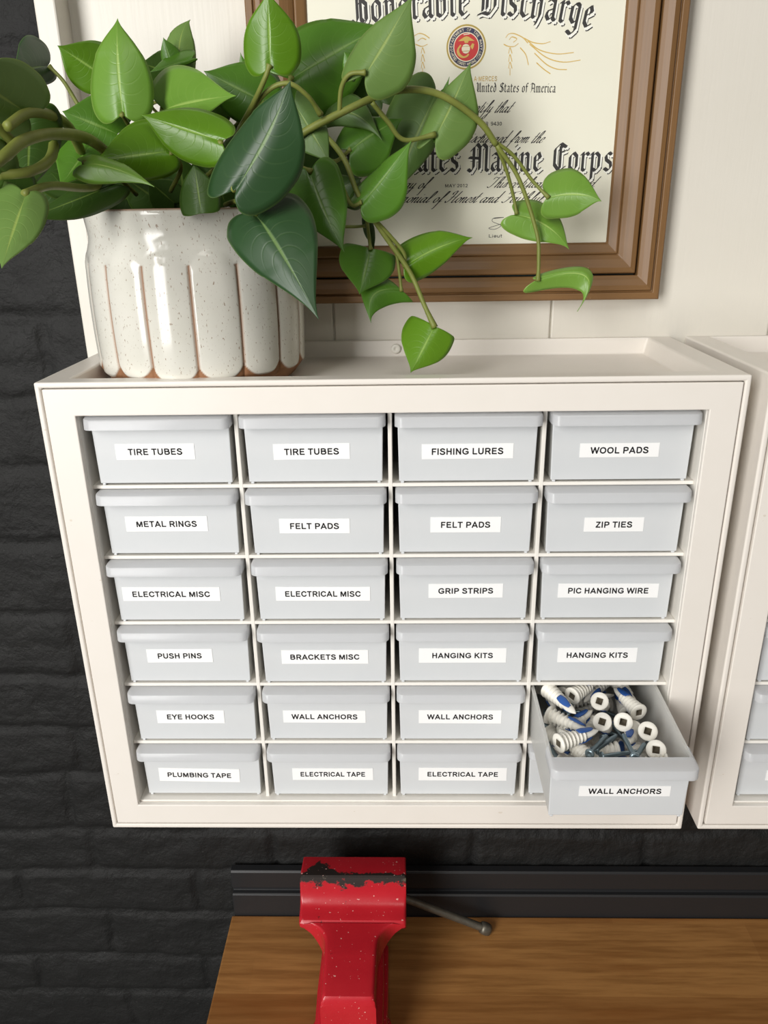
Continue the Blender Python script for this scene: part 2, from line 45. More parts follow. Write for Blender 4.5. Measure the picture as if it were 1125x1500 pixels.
# ---------------------------------------------------------------- helpers
def lin(c):
    return tuple(((x/255)/12.92 if x/255 <= .04045 else ((x/255+.055)/1.055)**2.4) for x in c)
class N:
    """small node-graph builder"""
    def __init__(s, name):
        s.m = bpy.data.materials.new(name); s.m.use_nodes = True; s.t = s.m.node_tree
        s.p = s.t.nodes['Principled BSDF']; s.out = s.t.nodes['Material Output']
    def n(s, typ, ins=None, **kw):
        x = s.t.nodes.new(typ)
        for k, v in kw.items(): setattr(x, k, v)
        for k, v in (ins or {}).items():
            if isinstance(v, bpy.types.NodeSocket): s.t.links.new(v, x.inputs[k])
            else: x.inputs[k].default_value = v
        return x
    def lk(s, a, b): s.t.links.new(a, b)
    def set(s, **kw):
        for k, v in kw.items():
            k = k.replace('_', ' ')
            if isinstance(v, bpy.types.NodeSocket): s.lk(v, s.p.inputs[k])
            else: s.p.inputs[k].default_value = v
    def co(s, scale=(1, 1, 1), kind='Object'):
        tc = s.n('ShaderNodeTexCoord'); mp = s.n('ShaderNodeMapping', {'Vector': tc.outputs[kind], 'Scale': scale}); return mp.outputs[0]
    def noise(s, vec, scale, detail=4, rough=.55): return s.n('ShaderNodeTexNoise', {'Vector': vec, 'Scale': scale, 'Detail': detail, 'Roughness': rough}).outputs['Fac']
    def ramp(s, fac, *stops):
        x = s.n('ShaderNodeValToRGB', {'Fac': fac}); e = x.color_ramp.elements
        while len(e) < len(stops): e.new(.5)
        for el, (p, c) in zip(e, stops): el.position = p; el.color = (*c, 1) if len(c) == 3 else c
        return x.outputs['Color']
    def mix(s, fac, a, b, blend='MIX'):
        x = s.n('ShaderNodeMix', data_type='RGBA', blend_type=blend)
        for i, v in ((0, fac), (6, a), (7, b)):
            if isinstance(v, bpy.types.NodeSocket): s.lk(v, x.inputs[i])
            else: x.inputs[i].default_value = v if not isinstance(v, tuple) or len(v) == 4 else (*v, 1)
        return x.outputs[2]
    def math(s, op, a, b=0.0, clamp=False):
        x = s.n('ShaderNodeMath', operation=op, use_clamp=clamp)
        for i, v in ((0, a), (1, b)):
            if isinstance(v, bpy.types.NodeSocket): s.lk(v, x.inputs[i])
            else: x.inputs[i].default_value = v
        return x.outputs[0]
    def bump(s, h, strength=.3, dist=.001, normal=None):
        x = s.n('ShaderNodeBump', {'Height': h, 'Strength': strength, 'Distance': dist})
        if normal: s.lk(normal, x.inputs['Normal'])
        return x.outputs[0]
def flat(name, c, rough=.5, **kw):
    g = N(name); g.set(Base_Color=(*lin(c), 1), Roughness=rough, **kw); return g.m

K0, K1 = (0, 0, 0), (1, 1, 1)
M = {}
# painted boards
g = N('white_paint_on_boards'); v = g.co((60, 1, 3)); n1 = g.noise(v, 5); n2 = g.noise(g.co((9, 1, 9)), 1)
g.set(Base_Color=g.mix(n2, lin((228, 224, 214)), lin((219, 214, 202))), Roughness=.42, Normal=g.bump(n1, .12, .0012)); M['board'] = g.m
# black painted brick
g = N('black_painted_brick'); v = g.co(); n1 = g.noise(v, 130, 6, .65); n2 = g.noise(v, 28, 5); n3 = g.noise(v, 9, 3)
hh = g.math('ADD', g.math('MULTIPLY', n1, .45), n2)
spk = g.ramp(g.noise(v, 260, 1), (.76, K0), (.80, K1))
bc = g.mix(g.math('MULTIPLY', spk, .10), g.mix(n3, lin((24, 24, 24)), lin((34, 34, 33))), lin((150, 150, 145)))
g.set(Base_Color=bc, Roughness=g.math('ADD', .48, g.math('MULTIPLY', n2, .25)), Specular_IOR_Level=.32, Normal=g.bump(hh, 1.0, .0045)); M['brick'] = g.m
M['black_rail'] = flat('black_painted_rail', (34, 35, 37), .45)
M['concrete'] = flat('grey_concrete', (120, 118, 114), .8)
# cabinet plastic
g = N('warm_white_plastic'); n2 = g.noise(g.co(), 40, 3)
mk = g.ramp(g.noise(g.co((1, 1, 1.6)), 95, 2), (.755, K0), (.775, K1))
g.set(Base_Color=g.mix(g.math('MULTIPLY', mk, .35), g.mix(n2, lin((240, 234, 226)), lin((235, 229, 220))), lin((196, 178, 150))), Roughness=.36); M['plastic'] = g.m
M['plastic_in'] = flat('white_plastic_grid', (238, 234, 226), .4)
def frosted(name, col, tr, rough):
    g = N(name); g.set(Base_Color=(*lin(col), 1), Roughness=rough)
    tl = g.n('ShaderNodeBsdfTranslucent', {'Color': (*lin(col), 1)}); tp = g.n('ShaderNodeBsdfTransparent', {'Color': (.97, .98, 1, 1)})
    a = g.n('ShaderNodeMixShader', {0: .45}); g.lk(g.p.outputs[0], a.inputs[1]); g.lk(tl.outputs[0], a.inputs[2])
    b = g.n('ShaderNodeMixShader', {0: tr}); g.lk(a.outputs[0], b.inputs[1]); g.lk(tp.outputs[0], b.inputs[2])
    g.lk(b.outputs[0], g.out.inputs[0]); return g.m
M['frost'] = frosted('frosted_clear_plastic', (246, 246, 243), .20, .25)
M['frost_lip'] = frosted('frosted_lip_plastic', (240, 241, 242), .30, .2)
g = N('bluish_white_panel'); n1 = g.noise(g.co(), 60, 4)
g.set(Base_Color=g.mix(n1, lin((216, 218, 219)), lin((210, 213, 215))), Roughness=.33, Normal=g.bump(g.noise(g.co(), 400, 2), .08, .0004)); M['panel'] = g.m
M['sticker'] = flat('white_label_paper', (250, 250, 249), .5)
M['ink'] = flat('black_ink', (26, 25, 27), .6)
# certificate
g = N('cream_certificate_paper'); n1 = g.noise(g.co(), 14, 3)
g.set(Base_Color=g.mix(n1, lin((240, 238, 221)), lin((232, 229, 210))), Roughness=.5); M['paper'] = g.m
M['cert_ink'] = flat('certificate_ink', (52, 50, 49), .6); M['cert_white'] = flat('certificate_white_outline', (246, 245, 236), .6)
M['gold_ink'] = flat('gold_ink', (214, 180, 96), .5); M['seal_gold'] = flat('seal_gold', (176, 152, 70), .5)
M['seal_navy'] = flat('seal_navy', (54, 56, 84), .5); M['seal_red'] = flat('seal_red', (202, 58, 56), .5); M['seal_pale'] = flat('seal_pale', (236, 226, 200), .5)
def framewood(name, sc):
    g = N(name); n1 = g.noise(g.co(sc), 1, 6, .65); n2 = g.noise(g.co(), 22, 3); f = g.noise(g.co(), 330, 1)
    c = g.mix(n1, lin((98, 70, 40)), lin((146, 108, 66))); c = g.mix(g.math('MULTIPLY', n2, .5), c, lin((122, 90, 54)))
    c = g.mix(g.math('MULTIPLY', g.ramp(f, (.80, K0), (.83, K1)), .6), c, lin((220, 200, 160)))
    g.set(Base_Color=c, Roughness=.45, Normal=g.bump(n1, .15, .0006)); return g.m
M['wood_h'] = framewood('brown_frame_wood_across', (9, 260, 260)); M['wood_v'] = framewood('brown_frame_wood_upright', (260, 260, 9))
M['teal'] = flat('dark_teal_fillet', (18, 44, 48), .4)
# butcher block
g = N('butcher_block_wood'); v = g.co()
bt = g.n('ShaderNodeTexBrick', {'Vector': v, 'Color1': (0, 0, 0, 1), 'Color2': (1, 1, 1, 1), 'Mortar': (.5, .5, .5, 1), 'Scale': 1.0, 'Mortar Size': 0.0, 'Brick Width': .43, 'Row Height': .047, 'Bias': 0.0}, offset=.37)
gr = g.noise(g.co((6, 90, 90)), 1.6, 7, .62); gr2 = g.noise(g.co((3, 26, 26)), 1.3, 4)
c = g.mix(bt.outputs['Color'], lin((152, 104, 56)), lin((180, 130, 74)))
c = g.mix(g.math('MULTIPLY', g.ramp(gr, (.36, K1), (.60, K0)), .6), c, lin((120, 76, 34)))
c = g.mix(g.math('MULTIPLY', g.ramp(gr2, (.55, K0), (.78, K1)), .5), c, lin((126, 70, 24)))
g.set(Base_Color=c, Roughness=.4, Normal=g.bump(gr, .06, .0005)); M['bench'] = g.m
# ceramic
g = N('speckled_white_glaze'); v = g.co(); at = g.n('ShaderNodeAttribute', attribute_name='clay')
sp = g.ramp(g.noise(g.co((1, 1, .5)), 760, 2, .5), (.655, K0), (.70, K1)); n2 = g.noise(v, 30, 3)
gl = g.mix(n2, lin((210, 208, 196)), lin((226, 224, 215))); gl = g.mix(g.math('MULTIPLY', sp, .75), gl, lin((142, 116, 92)))
cl = g.mix(g.noise(v, 120, 3), lin((132, 90, 58)), lin((156, 110, 74)))
g.set(Base_Color=g.mix(at.outputs['Fac'], gl, cl), Roughness=g.math('ADD', .13, g.math('MULTIPLY', at.outputs['Fac'], .6)), Normal=g.bump(n2, .12, .002)); M['glaze'] = g.m
M['soil'] = flat('dark_soil', (36, 30, 24), .9)
# leaves
def leafmat(name, dark, light, vein, rough=.36, vs=.10, back=None):
    g = N(name); uv = g.n('ShaderNodeUVMap'); sx = g.n('ShaderNodeSeparateXYZ', {0: uv.outputs[0]}); U, V = sx.outputs[0], sx.outputs[1]
    av = g.math('ABSOLUTE', g.math('SUBTRACT', g.math('MULTIPLY', V, 2), 1))
    rib = g.ramp(av, (.018, K1), (.055, K0))
    rib = g.math('MULTIPLY', rib, g.ramp(U, (.55, K1), (1.0, (.25, .25, .25))))
    w = g.math('ABSOLUTE', g.math('SUBTRACT', g.math('FRACT', g.math('MULTIPLY', g.math('SUBTRACT', U, g.math('MULTIPLY', g.math('POWER', av, 1.4), .30)), 11)), .5))
    lat = g.math('MULTIPLY', g.ramp(w, (.0, K1), (.10, K0)), g.ramp(av, (.1, K1), (.85, K0)))
    edge = g.ramp(av, (.955, K0), (.99, K1))
    oi = g.n('ShaderNodeObjectInfo'); n1 = g.noise(g.co(), 24, 3)
    c = g.mix(g.math('ADD', g.math('MULTIPLY', n1, .7), g.math('MULTIPLY', oi.outputs['Random'], .3)), lin(dark), lin(light))
    c = g.mix(g.math('MULTIPLY', lat, vs), c, lin(vein)); c = g.mix(g.math('MULTIPLY', rib, .75), c, lin(vein)); c = g.mix(g.math('MULTIPLY', edge, .45), c, lin(vein))
    h = g.math('ADD', g.math('MULTIPLY', lat, -.4), g.math('MULTIPLY', rib, -1.0))
    g.set(Base_Color=c, Roughness=rough, Normal=g.bump(h, .22, .0010))
    tl = g.n('ShaderNodeBsdfTranslucent', {'Color': (*lin(light), 1)}); a = g.n('ShaderNodeMixShader', {0: .12})
    g.lk(g.p.outputs[0], a.inputs[1]); g.lk(tl.outputs[0], a.inputs[2]); g.lk(a.outputs[0], g.out.inputs[0]); return g.m
LM = {'b': leafmat('bright_leaf', (78, 122, 16), (108, 152, 36), (150, 186, 84), .32),
      'l': leafmat('light_leaf', (94, 140, 40), (128, 168, 70), (170, 200, 104), .36),
      'm': leafmat('mid_leaf', (66, 112, 26), (92, 138, 44), (130, 166, 80), .36),
      'f': leafmat('fresh_dark_leaf', (40, 78, 20), (62, 108, 34), (132, 168, 96), .34),
      'd': leafmat('deep_green_leaf', (32, 60, 30), (50, 84, 46), (120, 150, 86), .40),
      'o': leafmat('olive_dark_leaf', (44, 72, 18), (68, 100, 34), (116, 142, 62), .42),
      'u': leafmat('pale_underside_leaf', (88, 120, 48), (116, 148, 74), (150, 170, 84), .55, .14),
      'v': leafmat('muted_underside_leaf', (74, 106, 46), (98, 130, 64), (138, 160, 84), .5, .14)}
g = N('olive_stem'); n1 = g.noise(g.co(), 60, 3); g.set(Base_Color=g.mix(n1, lin((92, 104, 34)), lin((140, 146, 70))), Roughness=.55, Normal=g.bump(n1, .3, .001)); M['stem'] = g.m
# vise
g = N('worn_red_paint'); v = g.co(); sxyz = g.n('ShaderNodeSeparateXYZ', {0: v}); tcz = sxyz
n1 = g.noise(v, 70, 5, .7); sp = g.ramp(g.noise(v, 420, 0), (.80, K0), (.83, K1))
ab = g.n('ShaderNodeAttribute', attribute_name='wear')
wear = g.ramp(g.math('ADD', g.math('MULTIPLY', ab.outputs['Fac'], .55), g.math('MULTIPLY', n1, .62)), (.60, K0), (.64, K1))
ch = g.ramp(g.noise(g.co((2.2, 1, 1)), 36, 6, .75), (.665, K0), (.685, K1))
n4 = g.noise(v, 20, 3)
c = g.mix(n4, lin((178, 20, 36)), lin((200, 42, 52))); c = g.mix(g.math('MULTIPLY', ch, .85), c, lin((58, 34, 28)))
c = g.mix(wear, c, g.mix(g.ramp(g.noise(v, 55, 4), (.62, K0), (.72, K1)), lin((38, 30, 26)), lin((150, 142, 120))))
c = g.mix(g.math('MULTIPLY', sp, .7), c, lin((236, 190, 180)))
g.set(Base_Color=c, Roughness=g.math('ADD', .3, g.math('MULTIPLY', wear, .4)), Normal=g.bump(g.noise(v, 160, 3), .12, .0008)); M['vise'] = g.m
g = N('dull_steel'); n1 = g.noise(g.co(), 140, 4); g.set(Base_Color=g.mix(n1, lin((92, 88, 78)), lin((140, 136, 124))), Roughness=.45, Metallic=.7); M['steel'] = g.m
M['zinc'] = flat('blue_grey_zinc', (150, 168, 176), .3, Metallic=.85)
g = N('white_nylon'); n1 = g.noise(g.co(), 150, 2); g.set(Base_Color=g.mix(n1, lin((246, 243, 234)), lin((236, 232, 220))), Roughness=.4, Subsurface_Weight=.0); M['nylon'] = g.m
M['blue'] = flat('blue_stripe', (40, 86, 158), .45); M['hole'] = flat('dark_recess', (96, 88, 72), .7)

def obj(name, bm, mats, parent=None, smooth=False, bevel=0, seg=2, loc=None):
    me = bpy.data.meshes.new(name)
    if isinstance(bm, bmesh.types.BMesh): bm.normal_update(); bm.to_mesh(me); bm.free()
    else: me.from_pydata(*bm)
    for mm in (mats if isinstance(mats, (list, tuple)) else [mats]): me.materials.append(mm)
    if smooth: me.polygons.foreach_set('use_smooth', [True]*len(me.polygons))
    if smooth == 'a': me.set_sharp_from_angle(angle=.61)
    o = bpy.data.objects.new(name, me); C.objects.link(o)
    if parent: o.parent = parent
    if loc: o.location = loc
    if bevel:
        b = o.modifiers.new('bevel', 'BEVEL'); b.width = bevel; b.segments = seg; b.limit_method = 'ANGLE'; b.angle_limit = math.radians(40)
    return o
def tag(o, label=None, cat=None, group=None, kind=None):
    if label: o['label'] = label
    if cat: o['category'] = cat
    if group: o['group'] = group
    if kind: o['kind'] = kind
    return o
def empty(name, loc, label, cat, group=None):
    o = bpy.data.objects.new(name, None); C.objects.link(o); o.location = loc; o.empty_display_size = .05; return tag(o, label, cat, group)
def box(bm, x0, x1, y0, y1, z0, z1, mi=0):
    vs = [bm.verts.new(p) for p in ((x0,y0,z0),(x1,y0,z0),(x1,y1,z0),(x0,y1,z0),(x0,y0,z1),(x1,y0,z1),(x1,y1,z1),(x0,y1,z1))]
    for q in ((0,3,2,1),(4,5,6,7),(0,1,5,4),(1,2,6,5),(2,3,7,6),(3,0,4,7)):
        fc = bm.faces.new([vs[i] for i in q]); fc.material_index = mi
def boxes(*bs):
    bm = bmesh.new()
    for b in bs: box(bm, *b)
    return bm
def prism(bm, pts, x0, x1):
    """closed (y,z) outline extruded along x"""
    a = [bm.verts.new((x0, *p)) for p in pts]; b = [bm.verts.new((x1, *p)) for p in pts]; n = len(pts)
    for i in range(n): bm.faces.new((a[i], a[(i+1) % n], b[(i+1) % n], b[i]))
    bm.faces.new(a[::-1]); bm.faces.new(b)
    bmesh.ops.recalc_face_normals(bm, faces=bm.faces)
def lathe(bm, prof, n=32, mat=None, cap=True, f=None):
    """prof: (r, z) rows, f(angle, r, z, i) -> (r, z)"""
    rows = []
    for i, (rr, z) in enumerate(prof):
        row = []
        for k in range(n):
            a = 2*PI*k/n; r2, z2 = f(a, rr, z, i) if f else (rr, z)
            p = Vector((r2*math.cos(a), r2*math.sin(a), z2)); row.append(bm.verts.new(mat @ p if mat else p))
        rows.append(row)
    for a, b in zip(rows, rows[1:]):
        for k in range(n): bm.faces.new((a[k], a[(k+1) % n], b[(k+1) % n], b[k]))
    if cap: bm.faces.new(rows[0][::-1]); bm.faces.new(rows[-1])
    return rows
def catmull(P, n):
    P = [Vector(p) for p in P]
    if len(P) < 3: return [P[0].lerp(P[-1], i/n) for i in range(n+1)]
    Q = [P[0]*2-P[1]] + P + [P[-1]*2-P[-2]]; out = []
    for i in range(1, len(Q)-2):
        a, b, c2, d = Q[i-1:i+3]
        for j in range(n):
            t = j/n; out.append(.5*((2*b)+(c2-a)*t+(2*a-5*b+4*c2-d)*t*t+(3*b-a-3*c2+d)*t**3))
    out.append(P[-1]); return out
def tube(bm, pts, rad, n=8, radf=None):
    rows = []; pts = [Vector(p) for p in pts]; up = Vector((.3, .5, .81))
    for i, p in enumerate(pts):
        t = (pts[min(i+1, len(pts)-1)]-pts[max(i-1, 0)]).normalized(); s = t.cross(up).normalized(); w = t.cross(s)
        rr = rad*(radf(i/(len(pts)-1)) if radf else 1)
        rows.append([bm.verts.new(p+rr*(math.cos(2*PI*k/n)*s+math.sin(2*PI*k/n)*w)) for k in range(n)])
    for a, b in zip(rows, rows[1:]):
        for k in range(n): bm.faces.new((a[k], a[(k+1) % n], b[(k+1) % n], b[k]))
    bm.faces.new(rows[0][::-1]); bm.faces.new(rows[-1]); bmesh.ops.recalc_face_normals(bm, faces=bm.faces)
def copy_obj(o, parent=None):
    c = o.copy(); C.objects.link(c)
    if parent: c.parent = parent
    return c
SANS = {'A': (.72, ".07,0 .36,.93 .65,0;.18,.31 .54,.31"), 'B': (.72, ".15,.1 .15,.9 .42,.9 .55,.82 .55,.62 .42,.54 .15,.54;.42,.54 .59,.44 .6,.22 .46,.1 .15,.1"), 'C': (.72, ".63,.66 .54,.85 .37,.92 .2,.82 .12,.62 .12,.38 .2,.18 .37,.08 .55,.15 .64,.36"),
 'D': (.72, ".15,.1 .15,.9 .4,.9 .55,.8 .62,.5 .55,.2 .4,.1 .15,.1"), 'E': (.67, ".59,.9 .15,.9 .15,.1 .61,.1;.15,.52 .55,.52"), 'F': (.61, ".57,.9 .15,.9 .15,0;.15,.5 .51,.5"), 'G': (.78, ".65,.7 .55,.87 .38,.92 .2,.82 .12,.62 .12,.38 .2,.18 .38,.08 .56,.13 .66,.24 .66,.44 .4,.44"),
 'H': (.72, ".15,0 .15,1;.57,0 .57,1;.15,.52 .57,.52"), 'I': (.28, ".14,0 .14,1"), 'K': (.72, ".15,0 .15,1;.62,1 .15,.4;.29,.58 .65,0"), 'L': (.61, ".15,1 .15,.1 .57,.1"), 'M': (.83, ".14,0 .14,.9;.17,.93 .415,.1 .66,.93;.69,.9 .69,0"), 'N': (.72, ".15,0 .15,1;.15,.92 .57,.08;.57,0 .57,1"),
 'O': (.78, ".39,.92 .2,.82 .12,.62 .12,.38 .2,.18 .39,.08 .58,.18 .66,.38 .66,.62 .58,.82 .39,.92"), 'P': (.67, ".15,0 .15,.9 .42,.9 .56,.8 .56,.56 .42,.45 .15,.45"), 'R': (.72, ".15,0 .15,.9 .44,.9 .58,.8 .58,.58 .44,.47 .15,.47;.4,.47 .64,0"),
 'S': (.67, ".56,.7 .48,.87 .32,.92 .17,.85 .13,.7 .22,.58 .46,.46 .56,.34 .54,.18 .42,.09 .28,.08 .15,.14 .09,.31"), 'T': (.61, ".03,.9 .58,.9;.305,.9 .305,0"), 'U': (.72, ".14,1 .14,.32 .21,.15 .36,.08 .51,.15 .58,.32 .58,1"), 'V': (.67, ".06,1 .335,.07 .61,1"), 'W': (.94, ".06,1 .26,.07 .47,.93 .68,.07 .88,1"),
 'Y': (.67, ".05,1 .335,.45 .62,1;.335,.5 .335,0"), 'Z': (.61, ".07,.9 .5,.9 .1,.1 .56,.1"), '0': (.56, ".28,.92 .14,.8 .1,.5 .14,.2 .28,.08 .42,.2 .46,.5 .42,.8 .28,.92"), '1': (.56, ".15,.75 .33,.95 .33,0"), '2': (.56, ".08,.7 .14,.86 .28,.92 .42,.86 .46,.7 .4,.5 .08,.1 .48,.1"),
 '3': (.56, ".09,.75 .16,.88 .28,.92 .42,.85 .44,.68 .38,.55 .24,.52 .42,.46 .47,.28 .4,.13 .27,.08 .13,.13 .07,.28"), '4': (.56, ".38,0 .38,.95 .05,.3 .52,.3"), '9': (.56, ".12,.15 .26,.08 .4,.17 .47,.45 .45,.72 .38,.88 .26,.92 .13,.85 .09,.68 .14,.5 .28,.42 .42,.5"),
 'i': (.28, ".14,0 .14,.7;.14,.9 .14,1"), 'e': (.56, ".1,.36 .46,.36 .44,.58 .28,.7 .13,.58 .1,.36 .14,.14 .28,.06 .44,.14"), 'u': (.56, ".1,.7 .1,.2 .25,.06 .45,.2;.45,.7 .45,0"), 't': (.36, ".2,.95 .2,.15 .32,.05;.05,.7 .35,.7"), ' ': (.28, ""), '\u00b7': (.3, ".1,.5 .2,.5")}
def text_geo(body, w=.098):
    """a line of upright sans lettering as (verts, faces); cap height 1, w = half the stroke"""
    vs, fs, x = [], [], 0; K = 1.397
    def add(ps): b = len(vs); vs.extend(ps); fs.append(tuple(range(b, b+len(ps))))
    for ch in body:
        adv, st = SANS[ch]
        for stk in st.split(';') if st else ():
            P = [Vector((float(a.split(',')[0])*K+x, float(a.split(',')[1]))) for a in stk.split()]
            for i, (p, q) in enumerate(zip(P, P[1:])):
                t = (q-p).normalized(); n = Vector((-t.y, t.x))*w
                add([tuple(c) for c in (p-n, q-n, q+n, p+n)])
                if i: add([(p.x+w*math.cos(PI*k/4+PI/8), p.y+w*math.sin(PI*k/4+PI/8)) for k in range(8)])
        x += adv*K
    x0 = min(v[0] for v in vs)
    return [(v[0]-x0, v[1]) for v in vs], fs

D, H, WC = .1751, .3936, .495
ZF = -1.22
# ================================================================ setting
def brick_wall():
    lines = [1.37, 1.296, 1.222, 1.149, 1.075, 1.001, .928, .854, .780, .7067, .633, .5593, .4856, .4119, .3351, .2663, .1852, .1016, .0203, -.0481, -.1156, -.1975, -.2626, -.3311, -.4094, -.4727]
    while lines[-1] > ZF: lines.append(lines[-1]-.0737)
    rnd = random.Random(5); joints = []
    for i in range(len(lines)-1):
        zt, zb = lines[i], lines[i+1]; fixed = sorted(x for x, z in JOINTS if zb < z < zt)
        js = list(fixed)
        x = (fixed[0] if fixed else -.1+.21*rnd.random())
        while x > -1.2: x -= .205+.02*rnd.random(); js.append(x)
        x = (fixed[-1] if fixed else max(js)+.215)
        js.append(x) if not fixed else None
        while x < 1.3: x += .205+.02*rnd.random(); js.append(x)
        joints.append(sorted(js))
    x0, x1, z0, z1, st = -1.15, 1.25, ZF, 1.3, .005
    def coords(a, b, fa, fb):
        out = [a]
        while out[-1] < b: out.append(out[-1] + (st if fa < out[-1] < fb else .03))
        return out
    xs = coords(x0, x1, -.62, .75); zs = coords(z0, z1, -.62, .78)
    vs, fs = [], []
    import bisect
    asc = lines[::-1]
    for z in zs:
        for x in xs:
            wx = .007*noise.noise((x*12, z*12, 3.1)); wz = .006*noise.noise((x*7, z*7, 7.7))+.0035*noise.noise((x*30, z*30, 2.2))
            zz = z+wz; i = max(0, min(len(asc)-2, bisect.bisect(asc, zz)-1)); row = len(lines)-2-i
            dz = min(abs(zz-asc[i]), abs(asc[i+1]-zz)); js = joints[row]; xx = x+wx; k = bisect.bisect(js, xx)
            dx = min(abs(xx-js[max(0, k-1)]), abs(js[min(k, len(js)-1)]-xx))
            d = min(dz, dx*1.1); t = max(0, min(1, (d-.0015)/.0055)); t = t*t*(3-2*t)
            bn = .0022*noise.noise((row*3.1, k*5.3, .5))
            y = .030+.0046*(1-t)-bn*t*.8-.0022*noise.noise((x*26, z*40, 0))-.0015*noise.noise((x*75, z*75, 4))
            vs.append((x, max(y, .0262), z))
    nx = len(xs)
    for j in range(len(zs)-1):
        for i in range(nx-1): a = j*nx+i; fs.append((a, a+1, a+nx+1, a+nx))
    o = obj('wall_back', (vs, [], fs), M['brick'], smooth=True); tag(o, kind='structure', label='black painted brick wall')
brick_wall()
bm = bmesh.new(); box(bm, -1.15, 1.25, -2.6, .03, ZF-.05, ZF); tag(obj('floor', bm, M['concrete']), 'grey concrete floor', kind='structure')
# white boarding with shallow upright grooves, proud edge strip
bm = bmesh.new(); gx = [-.2665, -.0515, .1412, .334, .527, .72, .913, 1.1]
for a, b in zip(gx, gx[1:]): box(bm, a+.0007, b-.0007, 0, .026, .02, 1.25)
box(bm, gx[0], gx[-1], .003, .0262, .021, 1.249)
tag(obj('wall_upper', bm, M['board'], bevel=.0012), 'white painted boards with upright grooves on the black brick', kind='structure')
bm = boxes((-.2668, -.2502, -.027, .026, .015, 1.25)); tag(obj('trim_1', bm, M['board'], bevel=.0015), 'white edge strip of the boards', kind='structure')

# ================================================================ drawer cabinet
PX, PZ = .1105, .0574
cab = empty('drawer_cabinet', (0, 0, 0), 'white 24-drawer cabinet with printed labels, plant pot on its top', 'cabinet', None)
def cab_body(root):
    w = WC/2
    bm = bmesh.new(); e = .0042
    def lp(pts): return [bm.verts.new(p) for p in pts]
    def band(a, b):
        for k in range(4): bm.faces.new((a[k], a[(k+1) % 4], b[(k+1) % 4], b[k]))
    Fo = lp([(-w, -D, 0), (w, -D, 0), (w, -D, H), (-w, -D, H)]); Fi = lp([(-w+e, -D, e), (w-e, -D, e), (w-e, -D, H-e), (-w+e, -D, H-e)])
    Pi = lp([(-w+e, -D+.007, e), (w-e, -D+.007, e), (w-e, -D+.007, H-e), (-w+e, -D+.007, H-e)]); Bo = lp([(-w, 0, 0), (w, 0, 0), (w, 0, H), (-w, 0, H)])
    band(Fo, Fi); band(Fi, Pi)
    for a, b in ((0, 1), (1, 2), (3, 0)): bm.faces.new((Fo[a], Fo[b], Bo[b], Bo[a]))
    bm.faces.new(Bo)
    rim = [Fo[3], Fo[2], Bo[2], Bo[3]]
    i1 = lp([(-w+.0205, -D+.0145, H), (w-.0205, -D+.0145, H), (w-.0205, -.006, H), (-w+.0205, -.006, H)]); i2 = lp([(-w+.024, -D+.017, H-.0138), (w-.024, -D+.017, H-.0138), (w-.024, -.008, H-.0138), (-w+.024, -.008, H-.0138)])
    band(rim, i1); band(i1, i2); bm.faces.new(i2); bmesh.ops.recalc_face_normals(bm, faces=bm.faces)
    obj('shell', bm, M['plastic'], root, bevel=.0014, seg=3)
    bx, z0, z1, ox, oz0, oz1 = .2421, .0062, .3888, .2213, .0258, .3697
    bm = bmesh.new(); L = []
    for x, za, zb in ((bx, z0, z1), (ox, oz0, oz1)):
        for y in ((-D+.004, -D-.0006) if x == bx else (-D-.0006, -D+.004)): L.append([bm.verts.new(p) for p in ((-x, y, za), (x, y, za), (x, y, zb), (-x, y, zb))])
    for a, b in zip(L, L[1:]+L[:1]):
        for k in range(4): bm.faces.new((a[k], a[(k+1) % 4], b[(k+1) % 4], b[k]))
    bmesh.ops.recalc_face_normals(bm, faces=bm.faces)
    obj('front_bezel', bm, M['plastic'], root, bevel=.0007)
    bm = boxes((-.2425, -ox, -D+.0042, -.005, oz0-.002, oz1+.001), (ox, .2425, -D+.0042, -.005, oz0-.002, oz1+.001), (-ox, ox, -D+.0042, -.005, oz0-.0015, oz0+.0012), (-ox, ox, -D+.0042, -.005, oz1, oz1+.0015), (-ox, ox, -.0062, -.005, oz0, oz1))
    for k in range(5): box(bm, -ox, ox, -D+.010, -.006, .3130-PZ*k-.0014, .3130-PZ*k+.0014)
    for x in (-PX, 0, PX): box(bm, x-.0015, x+.0015, -D+.0098, -.0061, oz0+.0002, oz1-.0002)
    obj('divider_grid', bm, M['plastic_in'], root, bevel=.0004, seg=1)
cab_body(cab)
bm = bmesh.new(); mt = Matrix.Translation((.0038, -.0084, .3868)) @ Matrix.Rotation(PI/2, 4, 'X')
lathe(bm, [(.0042, -.0005), (.0042, .0008), (.0034, .0016), (.0014, .0016), (.0010, .0004)], 20, mt); tag(obj('mounting_screw', bm, M['nylon'], cab, smooth=True), 'white screw head in the tray wall')

